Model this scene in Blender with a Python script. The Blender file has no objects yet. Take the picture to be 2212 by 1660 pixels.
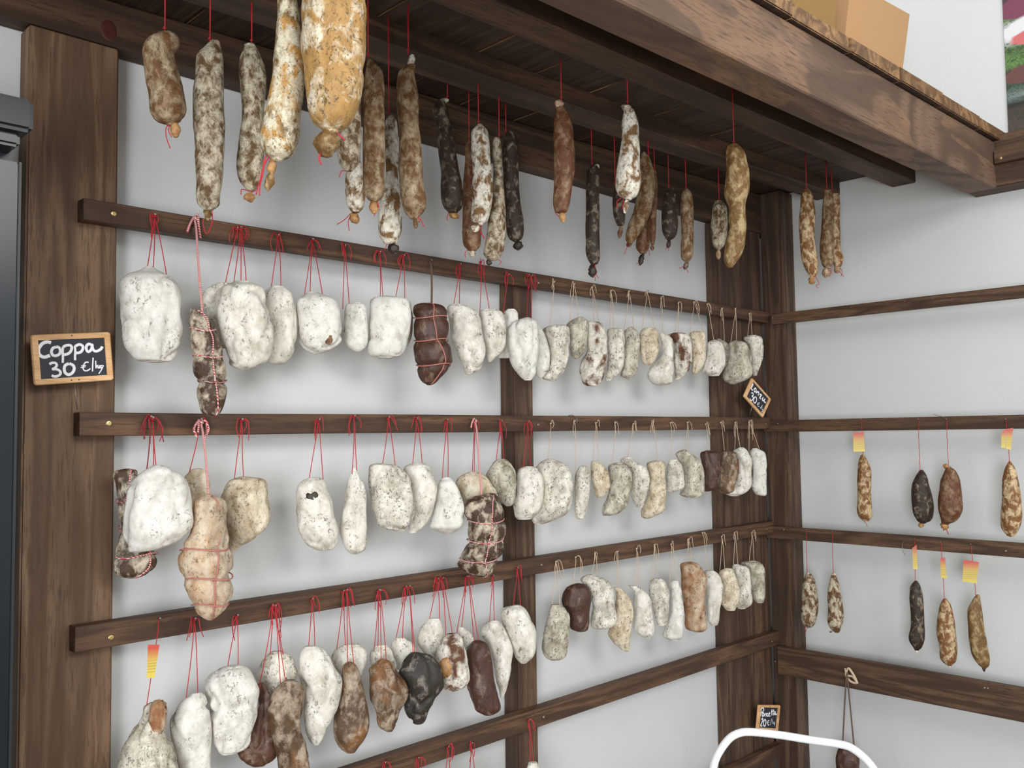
import bpy, bmesh, math, random
from mathutils import Vector, Matrix, noise
random.seed(7)
W, H = 2212, 1660
ZO = 0.25                      # floor level offset
F = 1936.99
YAW, PITCH, ROLL = 0.77709061, 0.05648765, -0.0138320
CAM = Vector((-3.63259, -2.07287, 1.47609 + ZO))
scene = bpy.context.scene
col = scene.collection
# ------------------------------------------------------------------ camera
fwd = Vector((math.sin(YAW)*math.cos(PITCH), math.cos(YAW)*math.cos(PITCH), math.sin(PITCH)))
_r = Vector((math.cos(YAW), -math.sin(YAW), 0)); _u = _r.cross(fwd)
c_, s_ = math.cos(ROLL), math.sin(ROLL)
RT = _r*c_ + _u*s_; UP = -_r*s_ + _u*c_
cd = bpy.data.cameras.new('camera'); cam = bpy.data.objects.new('camera', cd); col.objects.link(cam)
m = Matrix((RT, UP, -fwd)).transposed().to_4x4(); m.translation = CAM
cam.matrix_world = m
cd.sensor_width = 36; cd.lens = F/W*36; cd.clip_start = .02; cd.clip_end = 60
scene.camera = cam
# ------------------------------------------------------------------ light
scene.view_settings.view_transform = 'Standard'
scene.view_settings.look = 'None'
scene.view_settings.gamma = 1
scene.view_settings.exposure = 0.16
wd = bpy.data.worlds.new('world'); scene.world = wd; wd.use_nodes = True
bg = wd.node_tree.nodes['Background']; bg.inputs[0].default_value = (.93, .97, 1.0, 1); bg.inputs[1].default_value = .86
def area(name, loc, target, sx, sy, power, colr):
    ld = bpy.data.lights.new(name, 'AREA'); ld.shape = 'RECTANGLE'; ld.size = sx; ld.size_y = sy
    ld.energy = power; ld.color = colr
    o = bpy.data.objects.new(name, ld); col.objects.link(o); o.location = loc
    o.rotation_euler = (Vector(target)-Vector(loc)).to_track_quat('-Z', 'Y').to_euler()
    return o
area('shop_window_daylight', (-2.6, -4.9, 3.55), (-1.4, 0, 1.5), 2.4, 1.2, 84, (1, .985, .95))
area('shop_door_daylight', (-6.2, -3.7, 1.45), (-.4, -.4, 2.1), 1.6, 1.9, 150, (.95, .98, 1))
# ------------------------------------------------------------------ pixel rays of the measured photograph
def ray(px): return RT*((px[0]-W/2)/F) - UP*((px[1]-H/2)/F) + fwd
def hitY(px, y): d = ray(px); return CAM + d*((y-CAM.y)/d.y)
def hitX(px, x): d = ray(px); return CAM + d*((x-CAM.x)/d.x)
# ------------------------------------------------------------------ materials
def lin(h):
    h = h.lstrip('#'); o = []
    for i in (0, 2, 4):
        v = int(h[i:i+2], 16)/255
        o.append(v/12.92 if v <= .04045 else ((v+.055)/1.055)**2.4)
    return (*o, 1)
class NT:
    def __init__(s, name):
        s.m = bpy.data.materials.new(name); s.m.use_nodes = True; s.t = s.m.node_tree
        s.b = s.t.nodes['Principled BSDF']
    def n(s, typ, **kw):
        n = s.t.nodes.new(typ)
        for k, v in kw.items():
            if k.startswith('i_'):
                key = k[2:]; key = int(key) if key.isdigit() else key.replace('_', ' ')
                n.inputs[key].default_value = v
            else: setattr(n, k, v)
        return n
    def l(s, a, b): s.t.links.new(a, b)
    def ramp(s, fac, stops):
        r = s.n('ShaderNodeValToRGB'); e = r.color_ramp.elements
        while len(e) < len(stops): e.new(.5)
        for i, (p, c) in enumerate(stops): e[i].position = p; e[i].color = c
        s.l(fac, r.inputs[0]); return r
    def mix(s, fac, a, b, mode='MIX'):
        x = s.n('ShaderNodeMix', data_type='RGBA', blend_type=mode)
        for sock, v in ((0, fac), (6, a), (7, b)):
            if hasattr(v, 'is_output'): s.l(v, x.inputs[sock])
            else: x.inputs[sock].default_value = v
        return x.outputs[2]
def plain(name, c, rough=.6, metal=0., coat=0):
    k = NT(name); k.b.inputs['Base Color'].default_value = lin(c); k.b.inputs['Roughness'].default_value = rough
    k.b.inputs['Metallic'].default_value = metal; k.b.inputs['Coat Weight'].default_value = coat
    return k.m
BK = (0, 0, 0, 1); WH = (1, 1, 1, 1)
def noise_n(k, vec, scale, detail=4, rough=.6, dist=0):
    n = k.n('ShaderNodeTexNoise'); k.l(vec, n.inputs['Vector'])
    n.inputs['Scale'].default_value = scale; n.inputs['Detail'].default_value = detail
    n.inputs['Roughness'].default_value = rough; n.inputs['Distortion'].default_value = dist
    return n.outputs['Fac']
def objvec(k, sc=(1, 1, 1)):
    tc = k.n('ShaderNodeTexCoord'); oi = k.n('ShaderNodeObjectInfo')
    mp = k.n('ShaderNodeMapping'); mp.inputs['Scale'].default_value = sc
    ml = k.n('ShaderNodeVectorMath', operation='SCALE'); ml.inputs[0].default_value = (7.3, 3.1, 5.7)
    k.l(oi.outputs['Random'], ml.inputs['Scale'])
    ad = k.n('ShaderNodeVectorMath', operation='ADD')
    k.l(tc.outputs['Object'], mp.inputs['Vector']); k.l(mp.outputs[0], ad.inputs[0]); k.l(ml.outputs[0], ad.inputs[1])
    return ad.outputs[0]
def meat(name, mould, under, dark, cov, speck, sc=1., rough=.85, spec=.25, warm=None, bump=.32, ct=.15):
    """cured meat skin: bloom of mould over the meat, grey dust and dark specks"""
    k = NT(name); v = objvec(k, (1, 1, .75))
    a = noise_n(k, v, 26*sc, 6, .62, .4)
    fa = k.ramp(a, [(max(.0, cov-ct), BK), (min(1, cov+ct), WH)]).outputs[0]
    g = noise_n(k, v, 60*sc, 5, .65, .2)
    mo = k.mix(k.ramp(g, [(.35, BK), (.7, WH)]).outputs[0], lin(mould), tuple(lin(mould)[i]*.55+lin(under)[i]*.4 for i in range(3))+(1,))
    un = k.mix(k.ramp(g, [(.3, BK), (.75, WH)]).outputs[0], lin(under), tuple(x*.62 for x in lin(under)[:3])+(1,))
    if warm:
        w = noise_n(k, v, 11*sc, 3, .5, .2)
        un = k.mix(k.ramp(w, [(.48, BK), (.6, WH)]).outputs[0], un, lin(warm))
    c1 = k.mix(fa, un, mo)
    s1 = noise_n(k, v, 135*sc, 3, .65, 1.0); s2 = noise_n(k, v, 30*sc, 4, .6, .3)
    sm = k.n('ShaderNodeMath', operation='MULTIPLY')
    k.l(k.ramp(s1, [(.54, BK), (.62, WH)]).outputs[0], sm.inputs[0])
    k.l(k.ramp(s2, [(.60-speck*.25, BK), (.72-speck*.25, WH)]).outputs[0], sm.inputs[1])
    sm2 = k.n('ShaderNodeMath', operation='MULTIPLY'); k.l(sm.outputs[0], sm2.inputs[0]); sm2.inputs[1].default_value = .72
    c2 = k.mix(sm2.outputs[0], c1, lin(dark))
    k.l(c2, k.b.inputs['Base Color'])
    k.b.inputs['Roughness'].default_value = rough; k.b.inputs['Specular IOR Level'].default_value = spec
    b = k.n('ShaderNodeBump'); b.inputs['Strength'].default_value = bump; b.inputs['Distance'].default_value = .003
    add = k.n('ShaderNodeMath', operation='ADD'); k.l(a, add.inputs[0]); k.l(g, add.inputs[1])
    k.l(add.outputs[0], b.inputs['Height']); k.l(b.outputs[0], k.b.inputs['Normal'])
    return k.m
MM = {
 'W':  meat('white_mould', '#E8E5DD', '#C4BDB0', '#5A5248', .38, .45),
 'W2': meat('white_mould_specked', '#EDE9DE', '#C0B7A6', '#4A433A', .43, .55),
 'WG': meat('grey_white_mould', '#EEE9DC', '#B0A695', '#3E3830', .45, .9, 1.1),
 'G':  meat('grey_mould', '#DFD8C8', '#9A8F7C', '#37302A', .49, .9, 1.2),
 'CR': meat('cream_mould', '#E6DDC8', '#B29C78', '#5A4A38', .45, .8, 1.1),
 'WB': meat('white_mould_over_brown', '#E8E2D4', '#6B4A38', '#2E2018', .46, .7, .9, .85, .25, None, .32, .07),
 'BR': meat('dark_brown_skin', '#9A8674', '#5E3D2C', '#2B1A12', .6, .3, 1.4, .5, .5, None, .5, .08),
 'BB': meat('brown_grey_skin', '#B5A590', '#5E4632', '#2E2218', .54, .4, 1.4, .6, .4, '#7C5430', .5, .09),
 'DK': meat('blackish_skin', '#8C857A', '#38302A', '#1A1512', .60, .4, 1.5, .55, .4, None, .6, .06),
 'DB': meat('dark_chocolate_skin', '#8A7462', '#4E3023', '#23140E', .63, .3, 1.4, .5, .5, None, .5, .08),
 'BN': meat('beige_netted_skin', '#D8CAB4', '#A48A6C', '#4E3D2E', .47, .7, 1.1, .8, .25, '#B98A5C'),
 'NB': meat('brown_netted_skin', '#D0C4AE', '#4E3828', '#261B14', .53, .6, 1.5, .6, .4, None, .6, .08),
 'RU': meat('rusty_mould', '#D8CBB0', '#9C6C48', '#4A2C1C', .55, .5, 1., .8, .3),
 'GO': meat('golden_skin', '#DDD6C0', '#B48B50', '#2C2A22', .56, .9, 1.3, .55, .4, None, .4, .07),
 'GM': meat('golden_grey_mould', '#DCD5BC', '#7E6338', '#3A3424', .49, 1., 1.7, .6, .35, '#B48644', .4, .07),
 'S1': meat('salami_mottled', '#D2C8B0', '#6E4E2C', '#2A2014', .50, .8, 1.6, .7, .35, ct=.06, bump=.6),
 'S2': meat('salami_grey', '#D3C9B2', '#705638', '#332A20', .49, .8, 2.1, .75, .3, ct=.09, bump=.6),
 'S3': meat('salami_brown', '#BDAE90', '#75502C', '#2E2015', .55, .7, 1.9, .65, .35, ct=.13, bump=.6),
 'S4': meat('salami_dark', '#8A7C6A', '#3A2A1F', '#17100B', .58, .6, 2.0, .55, .4, ct=.06, bump=.6),
 'S5': meat('salami_rust', '#A28A6C', '#6C4026', '#2E1A10', .58, .6, 1.8, .55, .4, ct=.12, bump=.6),
 'S6': meat('salami_golden', '#B09A70', '#7C5A2E', '#3A2A16', .52, .6, 1.5, .6, .4, ct=.06, bump=.6),
 'S7': meat('salami_white', '#EFEADC', '#86653F', '#4A3E2C', .47, .8, 1.6, .75, .3, ct=.06, bump=.6),
 'S8': meat('salami_orange_speckled', '#D6BE96', '#8A5B30', '#3A2414', .52, .8, 2.0, .6, .4, ct=.06, bump=.6),
 'NUB': meat('tied_skin_tip', '#C79A62', '#8A5A34', '#3A2415', .5, .4, 1.5, .5, .45),
 'NUD': meat('dark_tied_skin_tip', '#4A3A2E', '#241A14', '#120C08', .55, .4, 1.5, .5, .45),
}
def wood(name, axis, light, dark, rough=.62, grain=1., stain=.5, fig=15, st=.07, tint=None):
    k = NT(name)
    tc = k.n('ShaderNodeTexCoord'); oi = k.n('ShaderNodeObjectInfo')
    ml = k.n('ShaderNodeVectorMath', operation='SCALE'); ml.inputs[0].default_value = (9.3, 5.1, 7.7)
    k.l(oi.outputs['Random'], ml.inputs['Scale'])
    ad = k.n('ShaderNodeVectorMath', operation='ADD'); k.l(tc.outputs['Object'], ad.inputs[0]); k.l(ml.outputs[0], ad.inputs[1])
    mp = k.n('ShaderNodeMapping'); sc = [1, 1, 1]; sc['xyz'.index(axis)] = .07; sf = [1, 1, 1]; sf['xyz'.index(axis)] = st; mp.inputs['Scale'].default_value = sc
    k.l(ad.outputs[0], mp.inputs['Vector']); v = mp.outputs[0]
    mf = k.n('ShaderNodeMapping'); mf.inputs['Scale'].default_value = sf; k.l(ad.outputs[0], mf.inputs['Vector'])
    n1 = noise_n(k, mf.outputs[0], fig, 1.6, .4, .6); n2 = noise_n(k, v, 190, 4, .7, .3)
    mp2 = k.n('ShaderNodeMapping'); sc2 = [1, 1, 1]; sc2['xyz'.index(axis)] = .35; mp2.inputs['Scale'].default_value = sc2
    k.l(ad.outputs[0], mp2.inputs['Vector'])
    n3 = noise_n(k, mp2.outputs[0], 7, 4, .6, .5)
    wv = k.n('ShaderNodeMath', operation='MULTIPLY'); k.l(n1, wv.inputs[0]); wv.inputs[1].default_value = 34*grain
    sn = k.n('ShaderNodeMath', operation='SINE'); k.l(wv.outputs[0], sn.inputs[0])
    rg = k.n('ShaderNodeMapRange'); rg.inputs[1].default_value = -1; k.l(sn.outputs[0], rg.inputs[0])
    c = k.mix(rg.outputs[0], lin(dark), lin(light))
    if tint: c = k.mix(k.ramp(noise_n(k, mf.outputs[0], fig*1.7, 2, .5, .8), [(.52, BK), (.56, (.5,)*3+(1,))]).outputs[0], c, lin(tint))
    c = k.mix(k.ramp(n2, [(.34, BK), (.5, WH)]).outputs[0], tuple(x*.8 for x in lin(dark)[:3])+(1,), c)
    kv = k.n('ShaderNodeTexVoronoi', i_Scale=3.1); mk_ = k.n('ShaderNodeMapping'); sk = [1, 1, 1]; sk['xyz'.index(axis)] = .6; mk_.inputs['Scale'].default_value = sk
    k.l(ad.outputs[0], mk_.inputs['Vector']); k.l(mk_.outputs[0], kv.inputs['Vector'])
    c = k.mix(k.ramp(kv.outputs['Distance'], [(.02, (.85,)*3+(1,)), (.045, (.35,)*3+(1,)), (.07, BK)]).outputs[0], c, tuple(x*.3 for x in lin(dark)[:3])+(1,))
    c2 = k.mix(k.ramp(n3, [(.42, BK), (.62, (stain,)*3+(1,))]).outputs[0], c, tuple(x*.8 for x in lin(dark)[:3])+(1,))
    k.l(c2, k.b.inputs['Base Color'])
    k.b.inputs['Roughness'].default_value = rough; k.b.inputs['Specular IOR Level'].default_value = .35
    b = k.n('ShaderNodeBump'); b.inputs['Strength'].default_value = .35; b.inputs['Distance'].default_value = .0015
    k.l(n2, b.inputs['Height']); k.l(b.outputs[0], k.b.inputs['Normal'])
    return k.m
WX = wood('stained_wood_rail', 'x', '#6C4F3B', '#473427')
WXB = wood('stained_wood_beam', 'x', '#634A37', '#3E2D21', grain=.8, fig=9)
WXF = wood('stained_wood_front_beam', 'x', '#7E6553', '#5E4A3D', grain=1.0, stain=.35, fig=4.5, st=.28, tint='#9A765A')
WY = wood('stained_wood_right_rail', 'y', '#6A503D', '#463426')
WZ = wood('stained_wood_post', 'z', '#8A6E56', '#624B39', grain=.8)
WZD = wood('dark_stained_wood_post', 'z', '#69523F', '#46342A', grain=.7)
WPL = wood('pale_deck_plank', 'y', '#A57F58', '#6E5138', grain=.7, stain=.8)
WPD = wood('shaded_deck_underside', 'y', '#4E3B2E', '#33251C')  # shade under the deck painted in as a darker plank colour
FRAME = wood('pale_beech_frame', 'x', '#E9BE8C', '#D8A672', .45, .5, .1)
def plaster(name, c):
    k = NT(name); tc = k.n('ShaderNodeTexCoord'); v = tc.outputs['Object']
    a = noise_n(k, v, 3, 4, .55); b2 = noise_n(k, v, 55, 3, .6); b3 = noise_n(k, v, 9, 5, .7, 1.5)
    k.l(k.mix(k.ramp(a, [(.3, BK), (.75, WH)]).outputs[0], lin(c), tuple(x*.955 for x in lin(c)[:3])+(1,)), k.b.inputs['Base Color'])
    k.b.inputs['Roughness'].default_value = .8; k.b.inputs['Specular IOR Level'].default_value = .2
    ad = k.n('ShaderNodeMath', operation='MULTIPLY_ADD'); k.l(b2, ad.inputs[0]); ad.inputs[1].default_value = .25; k.l(b3, ad.inputs[2])
    b = k.n('ShaderNodeBump'); b.inputs['Strength'].default_value = .3; b.inputs['Distance'].default_value = .004
    k.l(ad.outputs[0], b.inputs['Height']); k.l(b.outputs[0], k.b.inputs['Normal'])
    return k.m
PL_A = plaster('white_plaster', '#D3D4D3'); PL_B = plaster('white_plaster_side', '#DADCDA')
RED = plain('red_string', '#B4242F', .7); DRED = plain('dark_red_string', '#7E2228', .7); TAN = plain('tan_twine', '#CDB79C', .8)
BRT = plain('brown_twine', '#6B5648', .85); PINK = plain('pink_net_twine', '#B9766E', .8)
def twist(name, a, b, ax='z', sc=120):
    k = NT(name); tc = k.n('ShaderNodeTexCoord'); w = k.n('ShaderNodeTexWave', bands_direction='DIAGONAL'); w.inputs['Scale'].default_value = sc
    k.l(tc.outputs['Object'], w.inputs['Vector']); k.l(k.mix(k.ramp(w.outputs['Fac'], [(.45, BK), (.55, WH)]).outputs[0], lin(a), lin(b)), k.b.inputs['Base Color'])
    k.b.inputs['Roughness'].default_value = .85; return k.m
ROPE = twist('red_white_rope', '#C02A3C', '#E3CFC8')
BRASS = plain('brass_screw', '#D9C08A', .3, 1.); STEEL = plain('steel_screw', '#9A9188', .4, 1.)
WIRE = plain('grey_wire', '#8F8A84', .4, .8); SLATE = plain('black_slate', '#262A33', .6); CHALK = plain('white_paint_marker', '#F4F6FA', .6)
CHALKG = plain('grey_chalk', '#9BA3AE', .7)
CARD = plain('cardboard', '#B58C62', .85); CARDD = plain('cardboard_darker', '#92703F', .85)
WHITEP = plain('white_enamel', '#F4F7FA', .25, 0, .3)
LY = None
def tagmat():
    k = NT('printed_tag_card'); tc = k.n('ShaderNodeTexCoord'); s = k.n('ShaderNodeSeparateXYZ'); k.l(tc.outputs['Generated'], s.inputs[0])
    r = k.ramp(s.outputs['Z'], [(0, lin('#D2BE48')), (.5, lin('#C8AA4C')), (.74, lin('#BE743C')), (.9, lin('#B83C2E')), (1, lin('#C44C3C'))])
    w = k.n('ShaderNodeMath', operation='MULTIPLY'); k.l(s.outputs['Z'], w.inputs[0]); w.inputs[1].default_value = 75
    sn = k.n('ShaderNodeMath', operation='SINE'); k.l(w.outputs[0], sn.inputs[0])
    rr = k.ramp(sn.outputs[0], [(.55, BK), (.8, (.45,)*3+(1,))])
    lim = k.ramp(s.outputs['Z'], [(.1, BK), (.14, WH), (.5, WH), (.55, BK)])
    mu = k.n('ShaderNodeMath', operation='MULTIPLY'); k.l(rr.outputs[0], mu.inputs[0]); k.l(lim.outputs[0], mu.inputs[1])
    k.l(k.mix(mu.outputs[0], r.outputs[0], lin('#7A5A20')), k.b.inputs['Base Color']); k.b.inputs['Roughness'].default_value = .4
    return k.m
TAG = tagmat()
# ------------------------------------------------------------------ helpers
def obj(name, verts, faces, mat, parent=None, origin=None, smooth=False):
    me = bpy.data.meshes.new(name); o = Vector(origin) if origin is not None else Vector((0, 0, 0))
    me.from_pydata([tuple(Vector(v)-o) for v in verts], [], faces)
    me.materials.append(mat)
    if smooth:
        for p in me.polygons: p.use_smooth = True
    me.update()
    ob = bpy.data.objects.new(name, me); col.objects.link(ob)
    if parent is not None:
        ob.parent = parent; po = Vector(parent.get('_w', (0, 0, 0))); ob.location = o-po
    else: ob.location = o
    ob['_w'] = tuple(o)
    return ob
def empty(name, loc):
    o = bpy.data.objects.new(name, None); col.objects.link(o); o.location = loc; o.empty_display_size = .02; o['_w'] = tuple(loc); return o
def tag(o, label, cat, group=None):
    o['label'] = label; o['category'] = cat
    if group: o['group'] = group
    return o
def struct(o): o['kind'] = 'structure'; return o
def join(parts):
    V, Fc = [], []
    for v, f in parts:
        n = len(V); V += list(v); Fc += [tuple(i+n for i in q) for q in f]
    return V, Fc
def boxvf(x0, x1, y0, y1, z0, z1, bev=0.):
    bm = bmesh.new(); bmesh.ops.create_cube(bm, size=1)
    for v in bm.verts:
        v.co = Vector(((x0+x1)/2+v.co.x*(x1-x0), (y0+y1)/2+v.co.y*(y1-y0), (z0+z1)/2+v.co.z*(z1-z0)))
    if bev: bmesh.ops.bevel(bm, geom=bm.edges[:], offset=bev, segments=2, affect='EDGES')
    bm.verts.index_update()
    r = [v.co.copy() for v in bm.verts], [tuple(v.index for v in f.verts) for f in bm.faces]; bm.free(); return r
def beamvf(xa, xb, y0, y1, za, zb, ta, tb, bev=.004, seg=24, wob=.0015, seed=0):
    """timber along x: bottom heights za/zb and top heights ta/tb at both ends, slightly irregular edges"""
    V, Fc = [], []
    for i in range(seg+1):
        t = i/seg; x = xa+(xb-xa)*t; zl = za+(zb-za)*t; zt = ta+(tb-ta)*t
        ring = [(y0+bev, zl), (y1-bev, zl), (y1, zl+bev), (y1, zt-bev), (y1-bev, zt), (y0+bev, zt), (y0, zt-bev), (y0, zl+bev)]
        for j, (y, z) in enumerate(ring):
            n = noise.noise_vector(Vector((x*3, y*9+seed, z*9)))*wob if 0 < i < seg else Vector((0, 0, 0))
            V.append(Vector((x, y+n.y, z+n.z)))
    for i in range(seg):
        for j in range(8):
            a = i*8+j; b = i*8+(j+1) % 8; Fc.append((a, a+8, b+8, b))
    Fc.append(tuple(range(8))); Fc.append(tuple(reversed(range(seg*8, seg*8+8))))
    return V, Fc
def tubevf(pts, r, n=6, rr=None, squash=None):
    V, Fc = [], []; pts = [Vector(p) for p in pts]
    for i, p in enumerate(pts):
        d = (pts[min(i+1, len(pts)-1)]-pts[max(i-1, 0)])
        if d.length < 1e-9: d = Vector((0, 0, 1))
        d.normalize(); a = Vector((0, 1, 0)) if abs(d.y) < .9 else Vector((1, 0, 0))
        u = d.cross(a).normalized(); v = d.cross(u)
        ra = rr[i] if rr else r
        for j in range(n):
            t = 2*math.pi*j/n; V.append(p+u*math.cos(t)*ra+v*math.sin(t)*ra*(squash or 1))
    for i in range(len(pts)-1):
        for j in range(n): Fc.append((i*n+j, i*n+(j+1) % n, (i+1)*n+(j+1) % n, (i+1)*n+j))
    Fc.append(tuple(reversed(range(n)))); Fc.append(tuple(range((len(pts)-1)*n, len(pts)*n)))
    return V, Fc
def spline(pts, k=6):
    pts = [Vector(p) for p in pts]; out = []
    if len(pts) < 3: k = max(2, k)
    for i in range(len(pts)-1):
        p0 = pts[max(i-1, 0)]; p1 = pts[i]; p2 = pts[i+1]; p3 = pts[min(i+2, len(pts)-1)]
        for j in range(k):
            t = j/k; out.append(.5*((2*p1)+(p2-p0)*t+(2*p0-5*p1+4*p2-p3)*t*t+(3*p1-p0-3*p2+p3)*t**3))
    out.append(pts[-1]); return out
def disc_head(c, n, r, h, seg=14):
    """round-headed screw with a recessed slot cross"""
    n = Vector(n).normalized(); a = Vector((0, 0, 1)); u = n.cross(a).normalized(); v = n.cross(u); c = Vector(c)
    rings = [(r, 0), (r, h*.4), (r*.8, h*.85), (r*.5, h), (r*.28, h), (r*.2, h*.45)]
    V = []; Fc = []
    for ra, d in rings:
        for j in range(seg): t = 2*math.pi*j/seg; V.append(c+u*math.cos(t)*ra+v*math.sin(t)*ra+n*d)
    for i in range(len(rings)-1):
        for j in range(seg): Fc.append((i*seg+j, i*seg+(j+1) % seg, (i+1)*seg+(j+1) % seg, (i+1)*seg+j))
    Fc.append(tuple(range((len(rings)-1)*seg, len(rings)*seg)))
    return V, Fc
# ------------------------------------------------------------------ the room
def slab(name, x0, x1, y0, y1, z0, z1, mat): 
    v, f = boxvf(x0, x1, y0, y1, z0, z1); return struct(obj(name, v, f, mat))
slab('wall_back', -6.2, .12, 0, .12, 0, 3.75, PL_A)
slab('wall_right', 0, .12, -4.2, -.0005, 0, 3.75, PL_B)
FL = NT('terracotta_floor_tiles'); _tc = FL.n('ShaderNodeTexCoord'); _br = FL.n('ShaderNodeTexBrick', i_Scale=3.2)
_br.inputs['Color1'].default_value = lin('#8A7868'); _br.inputs['Color2'].default_value = lin('#7E6C5C'); _br.inputs['Mortar'].default_value = lin('#6A6058'); _br.inputs['Mortar Size'].default_value = .01
_br.offset = 0; _br.inputs['Row Height'].default_value = .5; FL.l(_tc.outputs['Object'], _br.inputs['Vector']); FL.l(_br.outputs[0], FL.b.inputs['Base Color']); FL.b.inputs['Roughness'].default_value = .45
slab('floor', -9, .12, -9, .12, -.05, 0, FL.m)
# ------------------------------------------------------------------ timber frame
XB = -.1063; XF = -.133; YB = -.06; YF = -.0963
def post(label, x0, x1, y0, y1, z1, mat, name='wooden_post'):
    v, f = boxvf(x0, x1, y0, y1, 0, z1, .004); o = obj(name, v, f, mat, None, ((x0+x1)/2, (y0+y1)/2, 0)); return tag(o, label, 'post')
p0 = post('wide stained wooden post at the left, behind the first chalkboard sign', -3.06, -2.8747, YB, -.0005, 2.352+ZO, WZ)
post('narrow wooden post in the middle of the back wall, behind the rails', -1.6487, -1.5569, YB, -.0005, 1.985+ZO, WZD)
post('broad dark post board left of the corner on the back wall', -.4543, -.281, YB, -.0005, 2.347+ZO, WZD)
post('reddish brown post board right in the corner, behind the small tilted sign', -.279, XB-.002, YB+.002, -.0005, 2.347+ZO, WZD)
post('dark wooden post on the right wall, at the corner', XB, -.0005, -.1615, -.0603, 2.52+ZO, WZD)
def slope(x, a, b): return a+(b-a)*(x+2.2)/2.2
def beam(name, label, x0, x1, y0, y1, za, zb, ta, tb, mat, seed):
    v, f = beamvf(x0, x1, y0, y1, slope(x0, za, zb)+ZO, slope(x1, za, zb)+ZO, slope(x0, ta, tb)+ZO, slope(x1, ta, tb)+ZO, seed=seed)
    return tag(obj(name, v, f, mat, None, ((x0+x1)/2, y0, za+ZO)), label, 'beam')
DB0, DB1 = 2.475, 2.525
hd = beam('wooden_beam', 'dark header beam on top of the posts along the back wall', -4.3, -.001, -.063, -.001, 2.3525, 2.3475, DB0-.001, DB1-.001, WXB, 1)
beam('wooden_beam', 'dark overhead beam nearest the back wall, its end above the pair of right sausages', -4.0, -.001, -.38, -.272, 2.418, 2.470, DB0+.08, DB1+.03, WXB, 2)
beam('wooden_beam', 'dark overhead beam between the front beam and the one nearest the wall', -4.0, -.001, -.694, -.60, 2.424, 2.459, DB0-.001, DB1-.001, WXB, 3)
beam('wooden_beam', 'big front beam with bold wavy grain below the pale planks', -4.0, -.11, -1.02, -.913, 2.314, 2.351, DB0-.001, DB1-.001, WXF, 4)
v, f = boxvf(-.108, -.001, -2.6, -.915, 2.353+ZO, 2.545+ZO, .004)
tag(obj('wooden_beam', v, f, WY, None, (-.05, -1.5, 2.4+ZO)), 'beam along the right wall below the food poster', 'beam')
v, f = boxvf(-.136, -.1085, -2.6, -1.024, 2.432+ZO, 2.480+ZO, .002)
ur = tag(obj('wooden_rail', v, f, WY, None, (-.12, -1.5, 2.43+ZO)), 'short rail screwed to the beam below the food poster', 'rail')
# deck planks
joints = [-4.0, -3.68, -3.36, -3.04, -2.72, -2.40, -2.08, -1.86, -1.63, -1.312, -.989, -.655, -.308, -.002]
pn = ['plank of the overhead shelf, outermost at the far left above the fridge']
pl_lab = {12: 'last pale plank of the shelf, touching the right wall', 11: 'pale plank end, second from the right wall', 10: 'pale plank end, third from the right wall with greenish stain',
          9: 'pale plank end below the right half of the large cardboard box', 8: 'reddish pale plank end below the gap between the boxes', 7: 'bright pale plank end at the top edge, left of both boxes'}
ordw = ['first', 'second', 'third', 'fourth', 'fifth', 'sixth', 'seventh', 'eighth', 'ninth', 'tenth', 'eleventh', 'twelfth', 'thirteenth', 'fourteenth', 'fifteenth', 'sixteenth', 'seventeenth', 'eighteenth', 'nineteenth', 'twentieth', 'twenty-first', 'twenty-second', 'twenty-third', 'twenty-fourth', 'twenty-fifth', 'twenty-sixth', 'twenty-seventh', 'twenty-eighth', 'twenty-ninth', 'thirtieth', 'thirty-first', 'thirty-second', 'thirty-third', 'thirty-fourth', 'thirty-fifth']
for i in range(len(joints)-1):
    x0, x1 = joints[i]+.0015, joints[i+1]-.0015
    za, zb = slope(x0, DB0, DB1)+ZO, slope(x1, DB0, DB1)+ZO; dz = random.uniform(-.002, .002)
    y0 = -1.036+random.uniform(-.004, .004)
    bm_v = [(x0, y0, za), (x1, y0, zb), (x1, -.002, zb), (x0, -.002, za), (x0, y0, za+.042+dz), (x1, y0, zb+.044+dz), (x1, -.002, zb+.044), (x0, -.002, za+.042)]
    bm = bmesh.new(); vs = [bm.verts.new(q) for q in bm_v]
    for q in ((3, 2, 1, 0), (4, 5, 6, 7), (0, 1, 5, 4), (1, 2, 6, 5), (2, 3, 7, 6), (3, 0, 4, 7)): bm.faces.new([vs[k] for k in q])
    bmesh.ops.bevel(bm, geom=bm.edges[:], offset=.003, segments=2, affect='EDGES'); bm.verts.index_update()
    V = [w.co.copy() for w in bm.verts]; Fc = [tuple(w.index for w in q.verts) for q in bm.faces]; bm.free()
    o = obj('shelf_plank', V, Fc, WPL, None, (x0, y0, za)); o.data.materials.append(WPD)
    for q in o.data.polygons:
        if q.normal.z < -.9: q.material_index = 1  # downward faces get the painted-in shade colour
    tag(o, pl_lab.get(i, f'shelf plank above the hanging sausages, {ordw[i]} from the left end of the shelf'), 'plank', 'planks of the overhead shelf')
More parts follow.
